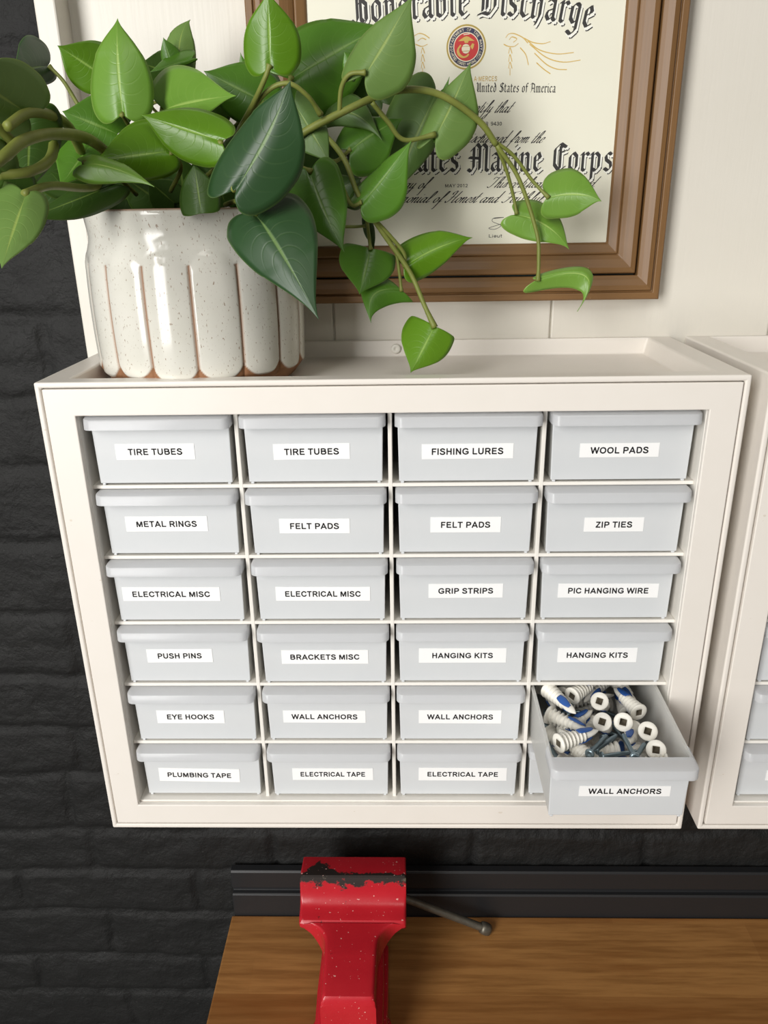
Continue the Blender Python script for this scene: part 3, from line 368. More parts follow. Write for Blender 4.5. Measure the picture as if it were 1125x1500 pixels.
def tray_mesh():
    """open box, walls 1.3 mm, leaning in a touch towards the floor; front wall excluded (panel)"""
    bm = bmesh.new(); L = .157
    def ring(x, y0, y1, z): return [bm.verts.new(p) for p in ((-x, y0, z), (x, y0, z), (x, y1, z), (-x, y1, z))]
    zt = .0525
    R = [ring(.0488, .0018, L-.001, .0030), ring(.0500, .0018, L, zt), ring(.0512, .0018, L+.001, zt), ring(.0512, .0018, L+.001, zt+.0016), ring(.0487, .0020, L-.0013, zt+.0016), ring(.0475, .0030, L-.0023, .0044)]
    for a, b in zip(R, R[1:]):
        for k in range(4): bm.faces.new((a[k], a[(k+1) % 4], b[(k+1) % 4], b[k]))
    bm.faces.new(R[0][::-1]); bm.faces.new(R[-1]); return bm
def panel_mesh():
    bm = bmesh.new(); a = [bm.verts.new((x, 0, z)) for x, z in ((-.0492, .0030), (.0492, .0030), (.0502, .0545), (-.0502, .0545))]; b = [bm.verts.new((q.co.x, .0017, q.co.z)) for q in a]
    bm.faces.new(a); bm.faces.new(b[::-1])
    for k in range(4): bm.faces.new((a[(k+1) % 4], a[k], b[k], b[(k+1) % 4]))
    box(bm, -.0480, -.0455, .0002, .003, .0014, .0031); box(bm, .0455, .0480, .0002, .003, .0014, .0031)
    return bm
def lip_mesh():
    """rounded flange that hangs over the drawer front, returning along both sides"""
    bm = bmesh.new(); prof = [(.0016, .0556), (-.0085, .0546), (-.0110, .0539), (-.0117, .0530), (-.0124, .0466), (-.0113, .0464), (-.0107, .0522), (-.0098, .0530), (-.0080, .0535), (.0016, .0545)]
    def path(yoff):   # plan offset of the outer edge at y = yoff (0 .. -.0122); rounded corners of 4 mm
        k = -yoff; pts = [(-.0502-min(k*.16, .0019), .014), (-.0502-min(k*.16, .0019), -k*.35)]
        xw = .0502+min(k*.16, .0019); rad = .0055*min(1, k/.0118)+.0005
        pts = [(-xw, .013)]
        for q in range(7): a = PI+ (PI/2)*q/6; pts.append((-xw+rad+rad*math.cos(a), -k+rad+rad*math.sin(a)))
        for q in range(7): a = 1.5*PI+(PI/2)*q/6; pts.append((xw-rad+rad*math.cos(a), -k+rad+rad*math.sin(a)))
        pts.append((xw, .013)); return pts
    rows = []
    for y, z in prof: rows.append([bm.verts.new((px, py_, z)) for px, py_ in path(min(y, 0.0))] if y <= 0 else [bm.verts.new((px, py_+.0016, z)) for px, py_ in path(0.0)])
    n = len(rows)
    for i in range(n):
        a, b = rows[i], rows[(i+1) % n]
        for k in range(len(a)-1): bm.faces.new((a[k], a[k+1], b[k+1], b[k]))
    bm.faces.new([q[0] for q in rows]); bm.faces.new([q[-1] for q in rows][::-1])
    bmesh.ops.recalc_face_normals(bm, faces=bm.faces); return bm
def sticker(parent, dx, dz, w, h, text, tilt=0.0):
    vs = []; fs = []; mi = []
    for p in ((-w/2, 0, -h/2), (w/2, 0, -h/2), (w/2, 0, h/2), (-w/2, 0, h/2)): vs.append((p[0], -.0002, p[2]))
    for p in ((-w/2, 0, -h/2), (w/2, 0, -h/2), (w/2, 0, h/2), (-w/2, 0, h/2)): vs.append(p)
    fs += [(0, 1, 2, 3), (0, 4, 5, 1), (1, 5, 6, 2), (2, 6, 7, 3), (3, 7, 4, 0)]; mi += [0]*5
    if text:
        tv, tf = text_geo(text); tw = max(q[0] for q in tv); cap = .0049; sx = cap*.99
        sx = min(sx, w*.80/tw); b = len(vs)
        vs += [((q[0]-tw/2)*sx, -.00035, (q[1]-.5)*cap) for q in tv]; fs += [tuple(i+b for i in q) for q in tf]; mi += [1]*len(tf)
    o = obj('label_sticker', (vs, [], fs), [M['sticker'], M['ink']], parent, loc=(dx, -.0001, dz)); o.data.polygons.foreach_set('material_index', mi)
    o.rotation_euler = (0, tilt, 0); return o
def cell(i, k): return Vector((-.16575+PX*i, -D+.010, .3130-PZ*k))
proto = None
def new_drawer(root):
    global proto
    if proto is None:
        d = obj('drawer', tray_mesh(), M['frost'], root)
        p = obj('front_panel', panel_mesh(), M['panel'], d, bevel=.0006); l = obj('handle_lip', lip_mesh(), M['frost_lip'], d, smooth='a')
        proto = (d, p, l); return d
    d = copy_obj(proto[0], root); copy_obj(proto[1], d); copy_obj(proto[2], d); return d
LAB = {(i, k): (t, dx, dz, w, h) for i, k, t, dx, dz, w, h in LABELS}
place = ['far left', 'second', 'third', 'far right']; rowname = ['top row', 'second row', 'third row', 'fourth row', 'fifth row', 'bottom row']
rj = random.Random(3); OPEN = None
for k in range(6):
    for i in range(4):
        d = new_drawer(cab); d.location = cell(i, k)
        d.location.y += rj.uniform(-.0006, .0012); d.location.x += rj.uniform(-.0005, .0005)
        if (i, k) == (3, 4):
            d.location = cell(i, k)+Vector((-.0015, -.0830, -.0042)); d.rotation_euler = (math.radians(2.0), 0, 0); OPEN = d
            sticker(d, .0045, .0262, .066, .0095, 'WALL ANCHORS'); tag(d, 'open drawer full of wall anchors and screws')
        elif (i, k) in LAB:
            t, dx, dz, w, h = LAB[(i, k)]; s = sticker(d, dx, dz, w, h, t, .02 if t == 'PLUMBING TAPE' else rj.uniform(-.006, .006))
            tag(d, 'closed drawer labelled %s, %s in the %s' % (t, place[i], rowname[k]))
        else: tag(d, 'closed drawer half hidden below the open one')
# neighbour cabinet, cut by the frame
cab2 = empty('drawer_cabinet', (.5085, 0, 0), 'white drawer cabinet on the right, cut off by the edge of the photo', 'cabinet')
for o in list(cab.children):
    if o.name.split('.')[0] in ('shell', 'front_bezel', 'divider_grid'): copy_obj(o, cab2)
for k in range(6):
    for i in range(4):
        d = new_drawer(cab2); d.location = cell(i, k)
        sticker(d, .002, .0235, .058, .0105, '')

# ================================================================ framed certificate
FX0, FX1, FZ0, FZ1 = -.1085, .2278, .4278, .90
fr = empty('picture_frame', ((FX0+FX1)/2, 0, FZ0), 'brown wooden double frame holding a discharge certificate on the white boards', 'picture frame')
FO = Vector(fr.location)
def moulding(name, off, prof):
    """mitred moulding: prof = (distance in from the outer edge, distance off the wall)"""
    bm = bmesh.new(); cols = []
    for cx, cz, sx, sz in ((FX0, FZ0, 1, 1), (FX1, FZ0, -1, 1), (FX1, FZ1, -1, -1), (FX0, FZ1, 1, -1)):
        cols.append([bm.verts.new(Vector((cx+sx*(off+d), -h, cz+sz*(off+d)))-FO) for d, h in prof])
    n = len(prof)
    for s in range(4):
        a, b = cols[s], cols[(s+1) % 4]
        for i in range(n):
            fc = bm.faces.new((a[i], b[i], b[(i+1) % n], a[(i+1) % n])); fc.material_index = s % 2
    bmesh.ops.recalc_face_normals(bm, faces=bm.faces)
    return obj(name, bm, [M['wood_h'], M['wood_v']], fr, bevel=.0007)
moulding('outer_moulding', 0, [(0, .0005), (0, .019), (.001, .0205), (.0058, .0205), (.0062, .0185), (.0072, .0185), (.0080, .0215), (.0120, .0225), (.0165, .0205), (.0198, .0185), (.0198, .0005)])
moulding('inner_moulding', .0212, [(0, .0008), (0, .0165), (.0010, .0185), (.0050, .0190), (.0115, .0165), (.0148, .0145), (.0155, .0130), (.0160, .0145), (.0168, .0150), (.0235, .0125), (.0250, .0110), (.0250, .0008)])
bm = bmesh.new(); a = .0196
for (x0, x1, z0, z1) in ((FX0+a, FX1-a, FZ0+a, FZ0+a+.0018), (FX0+a, FX1-a, FZ1-a-.0018, FZ1-a), (FX0+a, FX0+a+.0018, FZ0+a, FZ1-a), (FX1-a-.0018, FX1-a, FZ0+a, FZ1-a)): box(bm, x0-FO.x, x1-FO.x, -.0115, -.001, z0-FO.z, z1-FO.z)
tag(obj('fillet_strip', bm, M['teal'], fr), 'dark teal line between the mouldings')
bm = bmesh.new(); box(bm, FX0+.043-FO.x, FX1-.043-FO.x, -.0100, -.0090, FZ0+.043-FO.z, FZ1-.043-FO.z); cert = tag(obj('certificate', bm, M['paper'], fr), 'cream certificate with black lettering')
GOTH = {'i': (.46, ".08,.86 .2,.98 .25,.9 .25,.1 .38,0;.2,1.32 .34,1.44"), 'n': (.82, ".05,.86 .2,1 .2,.08 .32,0;.2,.8 .45,1 .58,.88 .58,.1 .7,0"), 'a': (.8, ".15,.85 .35,1 .55,.9 .55,.1 .68,0;.55,.58 .2,.42 .15,.2 .3,0 .55,.2"),
 'b': (.84, ".18,1.5 .18,.12 .38,0 .6,.2 .6,.8 .42,1 .2,.82"), 'c': (.68, ".6,.85 .42,1 .2,.8 .2,.2 .4,0 .6,.15"), 'd': (.82, ".3,1.5 .58,.95 .58,.2 .4,0 .18,.2 .18,.75 .35,.98 .58,.8"), 'e': (.7, ".2,.5 .55,.72 .42,1 .2,.8 .2,.2 .38,0 .6,.18"),
 'f': (.5, ".25,0 .25,1.3 .42,1.5 .58,1.38;.05,.95 .5,.95"), 'g': (.82, ".58,.9 .38,1 .18,.8 .18,.25 .38,.05 .58,.25;.45,1 .58,.9 .58,-.25 .35,-.5 .1,-.35"), 'h': (.84, ".18,1.5 .18,.08 .3,0;.2,.8 .45,1 .6,.85 .6,.15 .42,-.3"),
 'l': (.46, ".18,1.5 .18,.1 .32,0"), 'm': (1.16, ".05,.86 .2,1 .2,.08 .32,0;.2,.8 .42,1 .55,.88 .55,.08 .66,0;.55,.8 .78,1 .92,.88 .92,.1 1.04,0"), 'o': (.8, ".4,1 .18,.8 .18,.2 .4,0 .6,.2 .6,.8 .4,1"),
 'p': (.84, ".05,.86 .2,1 .2,-.45;.2,.8 .42,1 .62,.82 .62,.2 .42,0 .2,.12"), 'r': (.6, ".05,.86 .2,1 .2,.08 .34,0;.2,.78 .42,1 .56,.86"), 's': (.7, ".55,.88 .38,1 .2,.82 .25,.6 .52,.42 .56,.2 .38,0 .15,.14"),
 't': (.54, ".22,1.3 .22,.12 .36,0 .5,.1;.05,.98 .48,.98"), 'u': (.82, ".05,.88 .2,1 .2,.15 .36,0 .58,.18;.58,1 .58,.1 .7,0"), ' ': (.5, ""),
 'H': (1.15, ".1,1.3 .3,1.5 .42,1.35 .42,.15 .25,-.05 .05,.1;.42,.8 .7,1.05 .95,.85 .95,.1 .7,-.2;.62,1.55 .62,.15 .78,0"), 'D': (1.22, ".05,1.35 .3,1.5 .75,1.4 1.02,1 1.02,.4 .7,.02 .35,.1 .05,0;.32,1.35 .32,.2;.56,1.35 .56,.3"),
 'U': (1.15, ".05,1.3 .25,1.5 .32,1.3 .32,.3 .5,0 .9,.2;.9,1.5 .9,.1 1.05,0;.58,1.4 .58,.3"), 'S': (1.05, ".95,1.3 .65,1.5 .3,1.3 .3,.95 .85,.65 .9,.25 .5,0 .1,.2;.6,1.4 .6,.1"), 'A': (1.2, ".1,1.25 .4,1.5 .8,1.35 .95,1.2 .95,.1 1.1,0;.42,1.4 .42,.3 .2,0;.42,.65 .95,.65"),
 'M': (1.42, ".05,.1 .25,-.03 .4,.2 .4,1.3 .2,1.1;.4,1.25 .6,1.5 .78,1.3 .78,.1;.78,1.25 1,1.5 1.2,1.3 1.2,.1 1.35,0;.1,.75 .78,.7"), 'C': (1.05, ".95,1.3 .6,1.5 .25,1.2 .25,.35 .55,0 .95,.25;.6,1.4 .6,.12;.6,1 .9,1.1")}
SCR = {'a': (.76, ".5,.8 .3,1 .08,.7 .05,.25 .2,0 .4,.3 .55,1;.55,1 .5,.2 .62,0 .8,.3"), 'c': (.5, ".5,.8 .35,1 .1,.7 .08,.25 .25,0 .5,.25"), 'd': (.78, ".5,.8 .3,1 .08,.7 .05,.25 .2,0 .4,.3 .55,1;.55,2.1 .5,.2 .62,0 .8,.3"), 'e': (.5, ".08,.4 .4,.6 .42,.9 .28,1 .08,.6 .1,.2 .25,0 .5,.25"),
 'f': (.5, ".1,.2 .4,1.2 .5,1.9 .42,2.1 .32,1.8 .22,-.9 .1,-1.1;.22,0 .5,.3"), 'g': (.76, ".5,.8 .3,1 .08,.7 .05,.25 .2,0 .4,.3 .55,1;.55,1 .5,-.7 .35,-1.1 .1,-.9 .7,.2"), 'h': (.74, ".05,.2 .4,1.3 .42,2 .3,2.1 .2,1.6 .12,0;.14,.5 .35,1 .5,.9 .45,.2 .58,0 .75,.3"),
 'i': (.4, ".12,1 .1,.2 .22,0 .42,.3;.2,1.45 .26,1.52"), 'l': (.4, ".05,.2 .38,1.4 .38,2 .28,2.1 .18,1.6 .12,.2 .25,0 .42,.3"), 'm': (1.0, ".05,.7 .15,1 .15,0;.15,.5 .35,1 .45,.9 .42,0;.42,.5 .62,1 .74,.9 .7,.2 .82,0 1,.3"), 'n': (.74, ".05,.7 .15,1 .15,0;.15,.5 .35,1 .5,.9 .46,.2 .58,0 .75,.3"),
 'o': (.6, ".35,1 .12,.75 .1,.25 .28,0 .48,.3 .5,.75 .35,1"), 'r': (.58, ".05,.5 .22,1.1 .28,.95 .45,.95 .4,.2 .5,0 .65,.3"), 's': (.52, ".05,.2 .32,1.1 .42,.5 .35,.05 .12,.1;.35,.05 .6,.3"), 't': (.4, ".22,1.8 .15,.2 .28,0 .45,.3;.02,1.1 .4,1.14"),
 'u': (.76, ".12,1 .1,.2 .25,0 .5,.6;.52,1 .5,.2 .62,0 .78,.3"), 'w': (.92, ".12,1 .1,.2 .25,0 .45,.6;.48,1 .45,.2 .6,0 .8,.9 .95,.95"), 'y': (.74, ".12,1 .1,.3 .25,.1 .5,.6;.52,1 .45,-.7 .3,-1.1 .1,-.8 .7,.2"), ' ': (.5, ""),
 'T': (1.1, ".1,1.6 .2,2 .6,1.9 1.3,2.1;.75,1.9 .6,.6 .35,0 .05,.2"), 'F': (1.1, ".1,1.6 .2,2 .6,1.9 1.3,2.1;.75,1.9 .6,.6 .35,0 .05,.2;.35,1 .9,1.05"), 'H': (1.25, ".2,1.5 .15,1.9 .5,2.1 .45,.6 .2,0 0,.3;1.05,2.1 .9,.3 1.05,0 1.25,.3;.3,1 1,1.05"), 'S': (.9, ".9,1.7 .7,2.1 .4,1.8 .55,1.2 .7,.6 .4,0 .05,.3")}
class Ink:
    def __init__(s): s.v = []; s.f = []; s.mi = []
    def quad(s, ps, y, mi=0):
        y -= (len(s.f) % 11)*4e-6; b = len(s.v); s.v += [(p[0]-FO.x, y, p[1]-FO.z) for p in ps]; s.f.append(tuple(range(b, b+len(ps)))); s.mi.append(mi)
    def stroke(s, pts, nib, hair, y, mi=0, xf=None):
        """broad-nib pen drawn through pts; nib = half-width vector of the pen edge"""
        for p, q in zip(pts, pts[1:]):
            p, q = Vector(p[:2]), Vector(q[:2]); n = Vector(nib); d = q-p
            if d.length < 1e-6: continue
            t = d.normalized(); w = Vector((-t.y, t.x))*hair; e = t*hair
            for Q in ((p-n, p+n, q+n, q-n), (p-e-w, q+e-w, q+e+w, p-e+w)): s.quad([xf(c2) if xf else c2 for c2 in Q], y, mi)
    def line(s, text, font, a, b, xh, nib, hair, y, mi=0, shear=0, smooth=0, off=(0, 0), arc=None):
        total = sum(font[ch][0] for ch in text); a, b = Vector(a), Vector(b); d = b-a; sx = d.length/total; t = d.normalized(); up = Vector((-t.y, t.x)); x = 0
        for ch in text:
            adv, st = font[ch]
            for stk in st.split(';') if st else ():
                pts = [tuple(float(q) for q in p.split(',')) for p in stk.split()]
                if smooth: pts = [(p.x, p.y) for p in catmull([(*p, 0) for p in pts], smooth)]
                def xf(c2, x=x, adv=adv):
                    gx, gy = c2[0]+off[0]+shear*c2[1], c2[1]+off[1]
                    if arc:
                        cx, cz, dx_, dz_ = arc((x+adv/2)/total); return (cx+(gx-adv/2)*sx*dx_-gy*xh*dz_, cz+(gx-adv/2)*sx*dz_+gy*xh*dx_)
                    q = a+t*((x+gx)*sx)+up*(gy*xh); return (q.x, q.y)
                s.stroke(pts, nib, hair, y, mi, xf)
            x += adv
    def sans(s, text, a, b, cap, y, mi=0, bold=0.07):
        tv, tf = text_geo(text, bold); tw = max(q[0] for q in tv); a, b = Vector(a), Vector(b); d = b-a; sx = d.length/tw; t = d.normalized(); up = Vector((-t.y, t.x)); o = len(s.v)
        for q in tv: p = a+t*(q[0]*sx)+up*(q[1]*cap); s.v.append((p.x-FO.x, y, p.y-FO.z))
        s.f += [tuple(i+o for i in q) for q in tf]; s.mi += [mi]*len(tf)
    def build(s, name, mats, parent):
        o = obj(name, (s.v, [], s.f), mats, parent); o.data.polygons.foreach_set('material_index', s.mi); return o
Y0 = -.0101
ink = Ink(); GN = (.085, .075); T = TEXT; P6 = T['hd']
# curved heading through six measured baseline points (black letter, white line, dark offset line)
import bisect as _b
hp = catmull([(*p, 0) for p in P6], 10); hl = [0.0]
for p, q in zip(hp, hp[1:]): hl.append(hl[-1]+(q-p).length)
def arc(fr_):
    s = fr_*hl[-1]; i = min(len(hl)-2, max(0, _b.bisect(hl, s)-1)); k = (s-hl[i])/(hl[i+1]-hl[i]); p = hp[i].lerp(hp[i+1], k); t = (hp[i+1]-hp[i]).normalized(); return p.x, p.y, t.x, t.y
hw = hl[-1]
for off, nib, hair, y, mi in (((.15, -.15), (.085, .07), .03, Y0, 0), ((.09, -.09), (.105, .09), .05, Y0-.0001, 1), ((0, 0), (.085, .07), .025, Y0-.0002, 0)):
    ink.line('Honorable Discharge', GOTH, (0, 0), (hw, 0), .0140, nib, hair, y, mi, off=off, arc=arc)
    a, b = Vector(T['usmc'][0]), Vector(T['usmc'][1]); d = (b-a); full = sum(GOTH[ch][0] for ch in 'tates Marine Corps'); a0 = b-d*(sum(GOTH[ch][0] for ch in 'United States Marine Corps')/full)
    ink.line('United States Marine Corps', GOTH, a0, b, .0135, nib, hair, y, mi, off=off)
ink.line('United States of America', GOTH, *T['usa'], .0043, (.085, .07), .03, Y0)
SN = (.075, .03)
for key, txt, xh in (('cert', 'rtify that', .0042), ('day', 'ay of', .0042), ('this', 'This certificate is awarded', .0040), ('test', 'imonial of Honest and Faithful Se', .0042), ('on', 'on', .0042)):
    ink.line(txt, SCR, *T[key], xh, SN, .035, Y0, shear=.62, smooth=3)
a, b = T['hon']; L_ = Vector(b)-Vector(a); ink.line('norably discharged from the', SCR, a, b, .0042, SN, .035, Y0, shear=.62, smooth=3) if False else ink.line('nor', SCR, a, tuple(Vector(a)+L_*.11), .0042, SN, .035, Y0, shear=.62, smooth=3)
ink.line('discharged from the', SCR, tuple(Vector(a)+L_*.35), b, .0042, SN, .035, Y0, shear=.62, smooth=3)
p, q = (Vector(z) for z in T['typed1'])
ink.sans('SHA', p, p+(q-p)*.27, .0028, Y0); ink.sans('ER', p+(q-p)*.40, p+(q-p)*.56, .0028, Y0); ink.sans('9430', p+(q-p)*.64, q, .0028, Y0)
ink.sans('MAY 2012', *T['may'], .0026, Y0); ink.sans('Lieut', T['lie'][0], tuple(Vector(T['lie'][0])+(Vector(T['lie'][1])-Vector(T['lie'][0]))*.6), .0026, Y0)
s0 = Vector(T['sig'][0]); sg = [(.004, .0085), (.012, .0092), (.004, .0088), (.003, .006), (.010, .003), (.005, 0), (0, .001), (.008, .0035), (.016, .006)]
ink.stroke([(p_.x, p_.y) for p_ in catmull([(s0.x+x_, s0.y+z_, 0) for x_, z_ in sg], 5)], (.00015, .0001), .00018, Y0)
tag(ink.build('lettering', [M['cert_ink'], M['cert_white']], cert), 'black gothic and script lettering')
gi = Ink(); gi.sans('A\u00b7MERCES', *T['mer'], .0036, Y0); tag(gi.build('motto', [M['gold_ink']], cert), 'gold motto under the seal')
for part in (ORN[:9], ORN[9:13], ORN[13:16], ORN[16:20]):
    gi = Ink()
    for pl in part:
        cp = [(p_.x, p_.y) for p_ in catmull([(*p_, 0) for p_ in pl], 5)]; gi.stroke(cp, (.00022, .0003), .00022, Y0)
    tag(gi.build('flourish', [M['gold_ink']], cert), 'gold pen flourish beside the seal')
se = Ink(); sc_, sl_, st_ = (Vector(p) for p in T['seal']); sr = ((sc_-sl_).length+(st_-sc_).length)/2
def disk(r, y, mi, n=64): se.quad([(sc_.x+r*sr*math.cos(2*PI*i/n), sc_.y+r*sr*math.sin(2*PI*i/n)) for i in range(n)], y, mi)
for r, mi, j in ((1.0, 0, 0), (.925, 3, 1), (.865, 1, 2), (.655, 3, 3), (.61, 2, 4)): disk(r, Y0-.00005*j, mi)
ring = 'DEPARTMENT OF THE NAVY'; ring2 = 'UNITED STATES MARINE CORPS'
for txt, a0, a1, rr, flip in ((ring, PI*1.04, -PI*.04, .70, 1), (ring2, PI*1.10, PI*1.90, .82, -1)):
    for i, ch in enumerate(txt):
        if ch == ' ': continue
        an = a0+(a1-a0)*i/(len(txt)-1); tv, tf = text_geo(ch, .09); tw = max(q[0] for q in tv); tx = Vector((math.sin(an), -math.cos(an)))*flip; ty = Vector((math.cos(an), math.sin(an)))*flip
        o_ = len(se.v); bp = sc_+Vector((math.cos(an), math.sin(an)))*rr*sr
        for q in tv: p_ = bp+tx*((q[0]-tw/2)*.115*sr)+ty*(q[1]*.125*sr); se.v.append((p_.x-FO.x, Y0-.0003, p_.y-FO.z))
        se.f += [tuple(k_+o_ for k_ in q) for q in tf]; se.mi += [3]*len(tf)
def seq(pts, mi, y): se.quad([(sc_.x+x_*sr, sc_.y+z_*sr) for x_, z_ in pts], y, mi)
# eagle, globe, anchor
seq([(-.42, .26), (-.12, .44), (0, .47), (.12, .44), (.42, .26), (.12, .27), (.08, .18), (-.08, .18), (-.12, .27)], 4, Y0-.0003)
seq([(-.15, .52), (.15, .55), (.15, .59), (-.15, .56)], 3, Y0-.0003)
seq([(.21*math.cos(2*PI*i/24)-.02, .21*math.sin(2*PI*i/24)-.08) for i in range(24)], 3, Y0-.00032)
for z_ in (-.2, -.13, -.06, .01): seq([(-.20, z_), (.16, z_+.01), (.16, z_+.035), (-.20, z_+.025)], 0, Y0-.00035)
cp = [(sc_.x+p_.x*sr, sc_.y+p_.y*sr) for p_ in catmull([(-.3, .06, 0), (-.42, -.12, 0), (-.36, -.32, 0), (-.18, -.44, 0), (0, -.42, 0), (.1, -.34, 0)], 6)]; se.stroke(cp, (.0009, .0005), .0006, Y0-.0003, 4)
seq([(.20, .02), (.30, .16), (.40, .12), (.36, -.04), (.30, -.12)], 4, Y0-.0003)
tag(se.build('seal', [M['seal_gold'], M['seal_navy'], M['seal_red'], M['seal_pale'], M['gold_ink']], cert), 'round navy and red service seal')

# ================================================================ planter
PC = Vector((-.1475, -.0885, H-.0138)); NF = 15
pot = empty('potted_plant', PC, 'trailing green heart-leaved plant in a speckled white fluted ceramic pot on the cabinet', 'plant')
def pot_mesh():
    n = NF*32; Hh = .1252
    zs = [0, .0004, .002, .004, .006, .008] + [.009+.0006*i for i in range(24)] + [.0242+.0001*i for i in range(1)] + [.0268+.0026*i for i in range(20)] + [.078+.0011*i for i in range(22)] + [.1035, .107, .110, .113, .116, .119, .1215, .1235, .1246, Hh]
    vs, fs, cl = [], [], []
    def prof(z):
        if z < .013: return .0665+.0118*(z/.013)**.75
        base = .0783+.0012*math.sin(PI*min(1, (z-.013)/.085))
        if z > .094: k = min(1, (z-.094)/.014); base = base-.0028*(k*k*(3-2*k))
        if z > .108: k = (z-.108)/.017; base += .0022*k
        if z > .1235: base -= .0012*((z-.1235)/.0017)**2
        return base
    for z in zs:
        for k in range(n):
            a = 2*PI*k/n; t = (k % 32)/32; c = abs(t-.5)*2          # 0 at flute centre, 1 at the ridge between flutes
            r = prof(z); clay = 0.0
            top = .0985-.010*c**3                                     # arched flute heads
            bot = .0125+.0095*c**3 + .0014*math.sin(3*(k//32))
            if z < top: r += -.0010+.0016*(1-c**2.2)*min(1, (top-z)/.0085)
            else: r += -.0010
            if c > .92 and .010 < z < .0895: clay = min(1, (c-.92)/.04); r -= .0009*(c-.92)/.08
            kb = max(0, min(1, (bot-z)/.0011)); clay = max(clay, kb); r -= .0008*kb
            if z > Hh-.0007: clay = .8
            vs.append((r*math.cos(a), r*math.sin(a), z)); cl.append(clay)
    m_ = len(zs)
    for rr, z in ((.0735, Hh), (.0722, Hh-.002), (.072, .01), (0.001, .0095)):
        for k in range(n): a = 2*PI*k/n; vs.append((rr*math.cos(a), rr*math.sin(a), z)); cl.append(.6 if z > .1 else 0)
    for j in range(m_+3):
        for k in range(n): a, b = j*n+k, j*n+(k+1) % n; fs.append((a, b, b+n, a+n))
    fs.append(tuple(range(n))[::-1])
    o = obj('pot_body', (vs, [], fs), M['glaze'], pot, smooth=True); at = o.data.attributes.new('clay', 'FLOAT', 'POINT'); at.data.foreach_set('value', cl)
    o.rotation_euler = (0, 0, -PI/2+math.radians(-1.5)+PI/NF*1.0)
pot_mesh()
bm = bmesh.new(); lathe(bm, [(.0715, .020), (.0712, .108), (.04, .112), (.002, .113)], 40); tag(obj('soil', bm, M['soil'], pot, smooth=True), 'dark soil inside the pot')

# ================================================================ plant
plant = pot
PO = Vector(plant.location)
def outline(lobe): return catmull([(x if x >= 0 else x*lobe, y, 0) for x, y in ((0, 0), (-.075, .17), (-.135, .42), (-.115, .70), (.02, .93), (.18, 1.0), (.36, .98), (.54, .83), (.69, .58), (.81, .33), (.895, .15), (.955, .05), (1, 0))], 4)
def leaf(col, B, Mi, Tp, SA, SB, lobe, rnd):
    oc = outline(lobe)
    B, Mi, Tp, SA, SB = (Vector(p) for p in (B, Mi, Tp, SA, SB)); CT = Mi*2-(B+Tp)*.5; Lr = (Tp-B).length; tan0 = (CT-B).normalized()
    nrm = SB.cross(SA); nrm = (SA.cross(Tp-B)).normalized(); camd = (Vector(CAM['loc'])-Mi).normalized()
    if nrm.dot(camd) < 0: nrm = -nrm
    def axis(u):
        if u < 0: return B+(B-CT).normalized()*(-u*Lr)
        return (1-u)**2*B+2*u*(1-u)*CT+u*u*Tp
    vs, fs, uvs = [], [], []; KN = 6; n = len(oc); ph = rnd.uniform(0, 6)
    idx = {}
    for side, S, sg in ((0, SA, -1), (1, SB, 1)):
        for i, q in enumerate(oc):
            u_m = i/(n-1)
            for k in range(KN+1):
                if k == 0 and side == 1: idx[(1, i, 0)] = idx[(0, i, 0)]; continue
                t = k/KN; u = (1-t)*u_m+t*q.x; w = t*q.y
                p = axis(u)+S*w
                p += nrm*Lr*(-.035*math.exp(-(w/.10)**2)*(1-u_m)+.012*math.sin(u*9+ph+side*1.7)*w*w-.05*w*w*(1 if u < .6 else .5)-.04*max(0, u-.7)**2*5)
                idx[(side, i, k)] = len(vs); vs.append(p-PO); uvs.append((u_m, .5+sg*.5*t))
        for i in range(n-1):
            for k in range(KN):
                a, b, c2, d = idx[(side, i, k)], idx[(side, i+1, k)], idx[(side, i+1, k+1)], idx[(side, i, k+1)]
                f4 = (a, b, c2, d) if side == 0 else (d, c2, b, a)
                fs.append(f4)
    o = obj('leaf', (vs, [], fs), LM[col], plant, smooth=True)
    uvl = o.data.uv_layers.new(name='UVMap')
    for lp in o.data.loops: uvl.data[lp.index].uv = uvs[lp.vertex_index]
    sd = o.modifiers.new('thickness', 'SOLIDIFY'); sd.thickness = .0005; sd.offset = 0
    return o
rl = random.Random(11)
for L in LEAVES: leaf(*L, rl)
for rad, pts in STEMS:
    bm = bmesh.new(); cp = catmull(pts, 8); tube(bm, [p-PO for p in cp], rad, 8, lambda t: 1-.15*t+(.45*max(0, (t-.88)/.12) if rad < .0025 else 0)); obj('stem', bm, M['stem'], plant, smooth=True)

# ================================================================ workbench and vise
BX0, BX1, BY0, BY1 = -.2075, 1.05, -.56, .012
bench = empty('workbench', ((BX0+BX1)/2, -.28, ZF), 'butcher-block workbench with black back rail, under the drawer cabinets', 'workbench')
BO = Vector(bench.location)
def lb(*b): return (b[0]-BO.x, b[1]-BO.x, b[2]-BO.y, b[3]-BO.y, b[4]-BO.z, b[5]-BO.z)
obj('worktop', boxes(lb(BX0, BX1, BY0, BY1, ZB-.038, ZB)), M['bench'], bench, bevel=.002)
bm = bmesh.new(); prism(bm, [(y-BO.y, z-BO.z) for y, z in ((.0125, ZB-.06), (.0125, ZB+.0325), (.0145, ZB+.034), (.0195, ZB+.034), (.0195, ZB+.040), (.0150, ZB+.0425), (.0150, ZB+.066), (.0165, ZB+.0685), (.0258, ZB+.0685), (.0258, ZB-.06))], BX0-BO.x+.003, BX1-BO.x)
tag(obj('back_rail', bm, M['black_rail'], bench, bevel=.0008), 'black stepped rail along the wall')
for x in (BX0+.05, BX1-.05):
    for y in (-.50, -.06): obj('leg', boxes(lb(x-.03, x+.03, y-.03, y+.03, ZF, ZB-.038)), M['black_rail'], bench, bevel=.002)
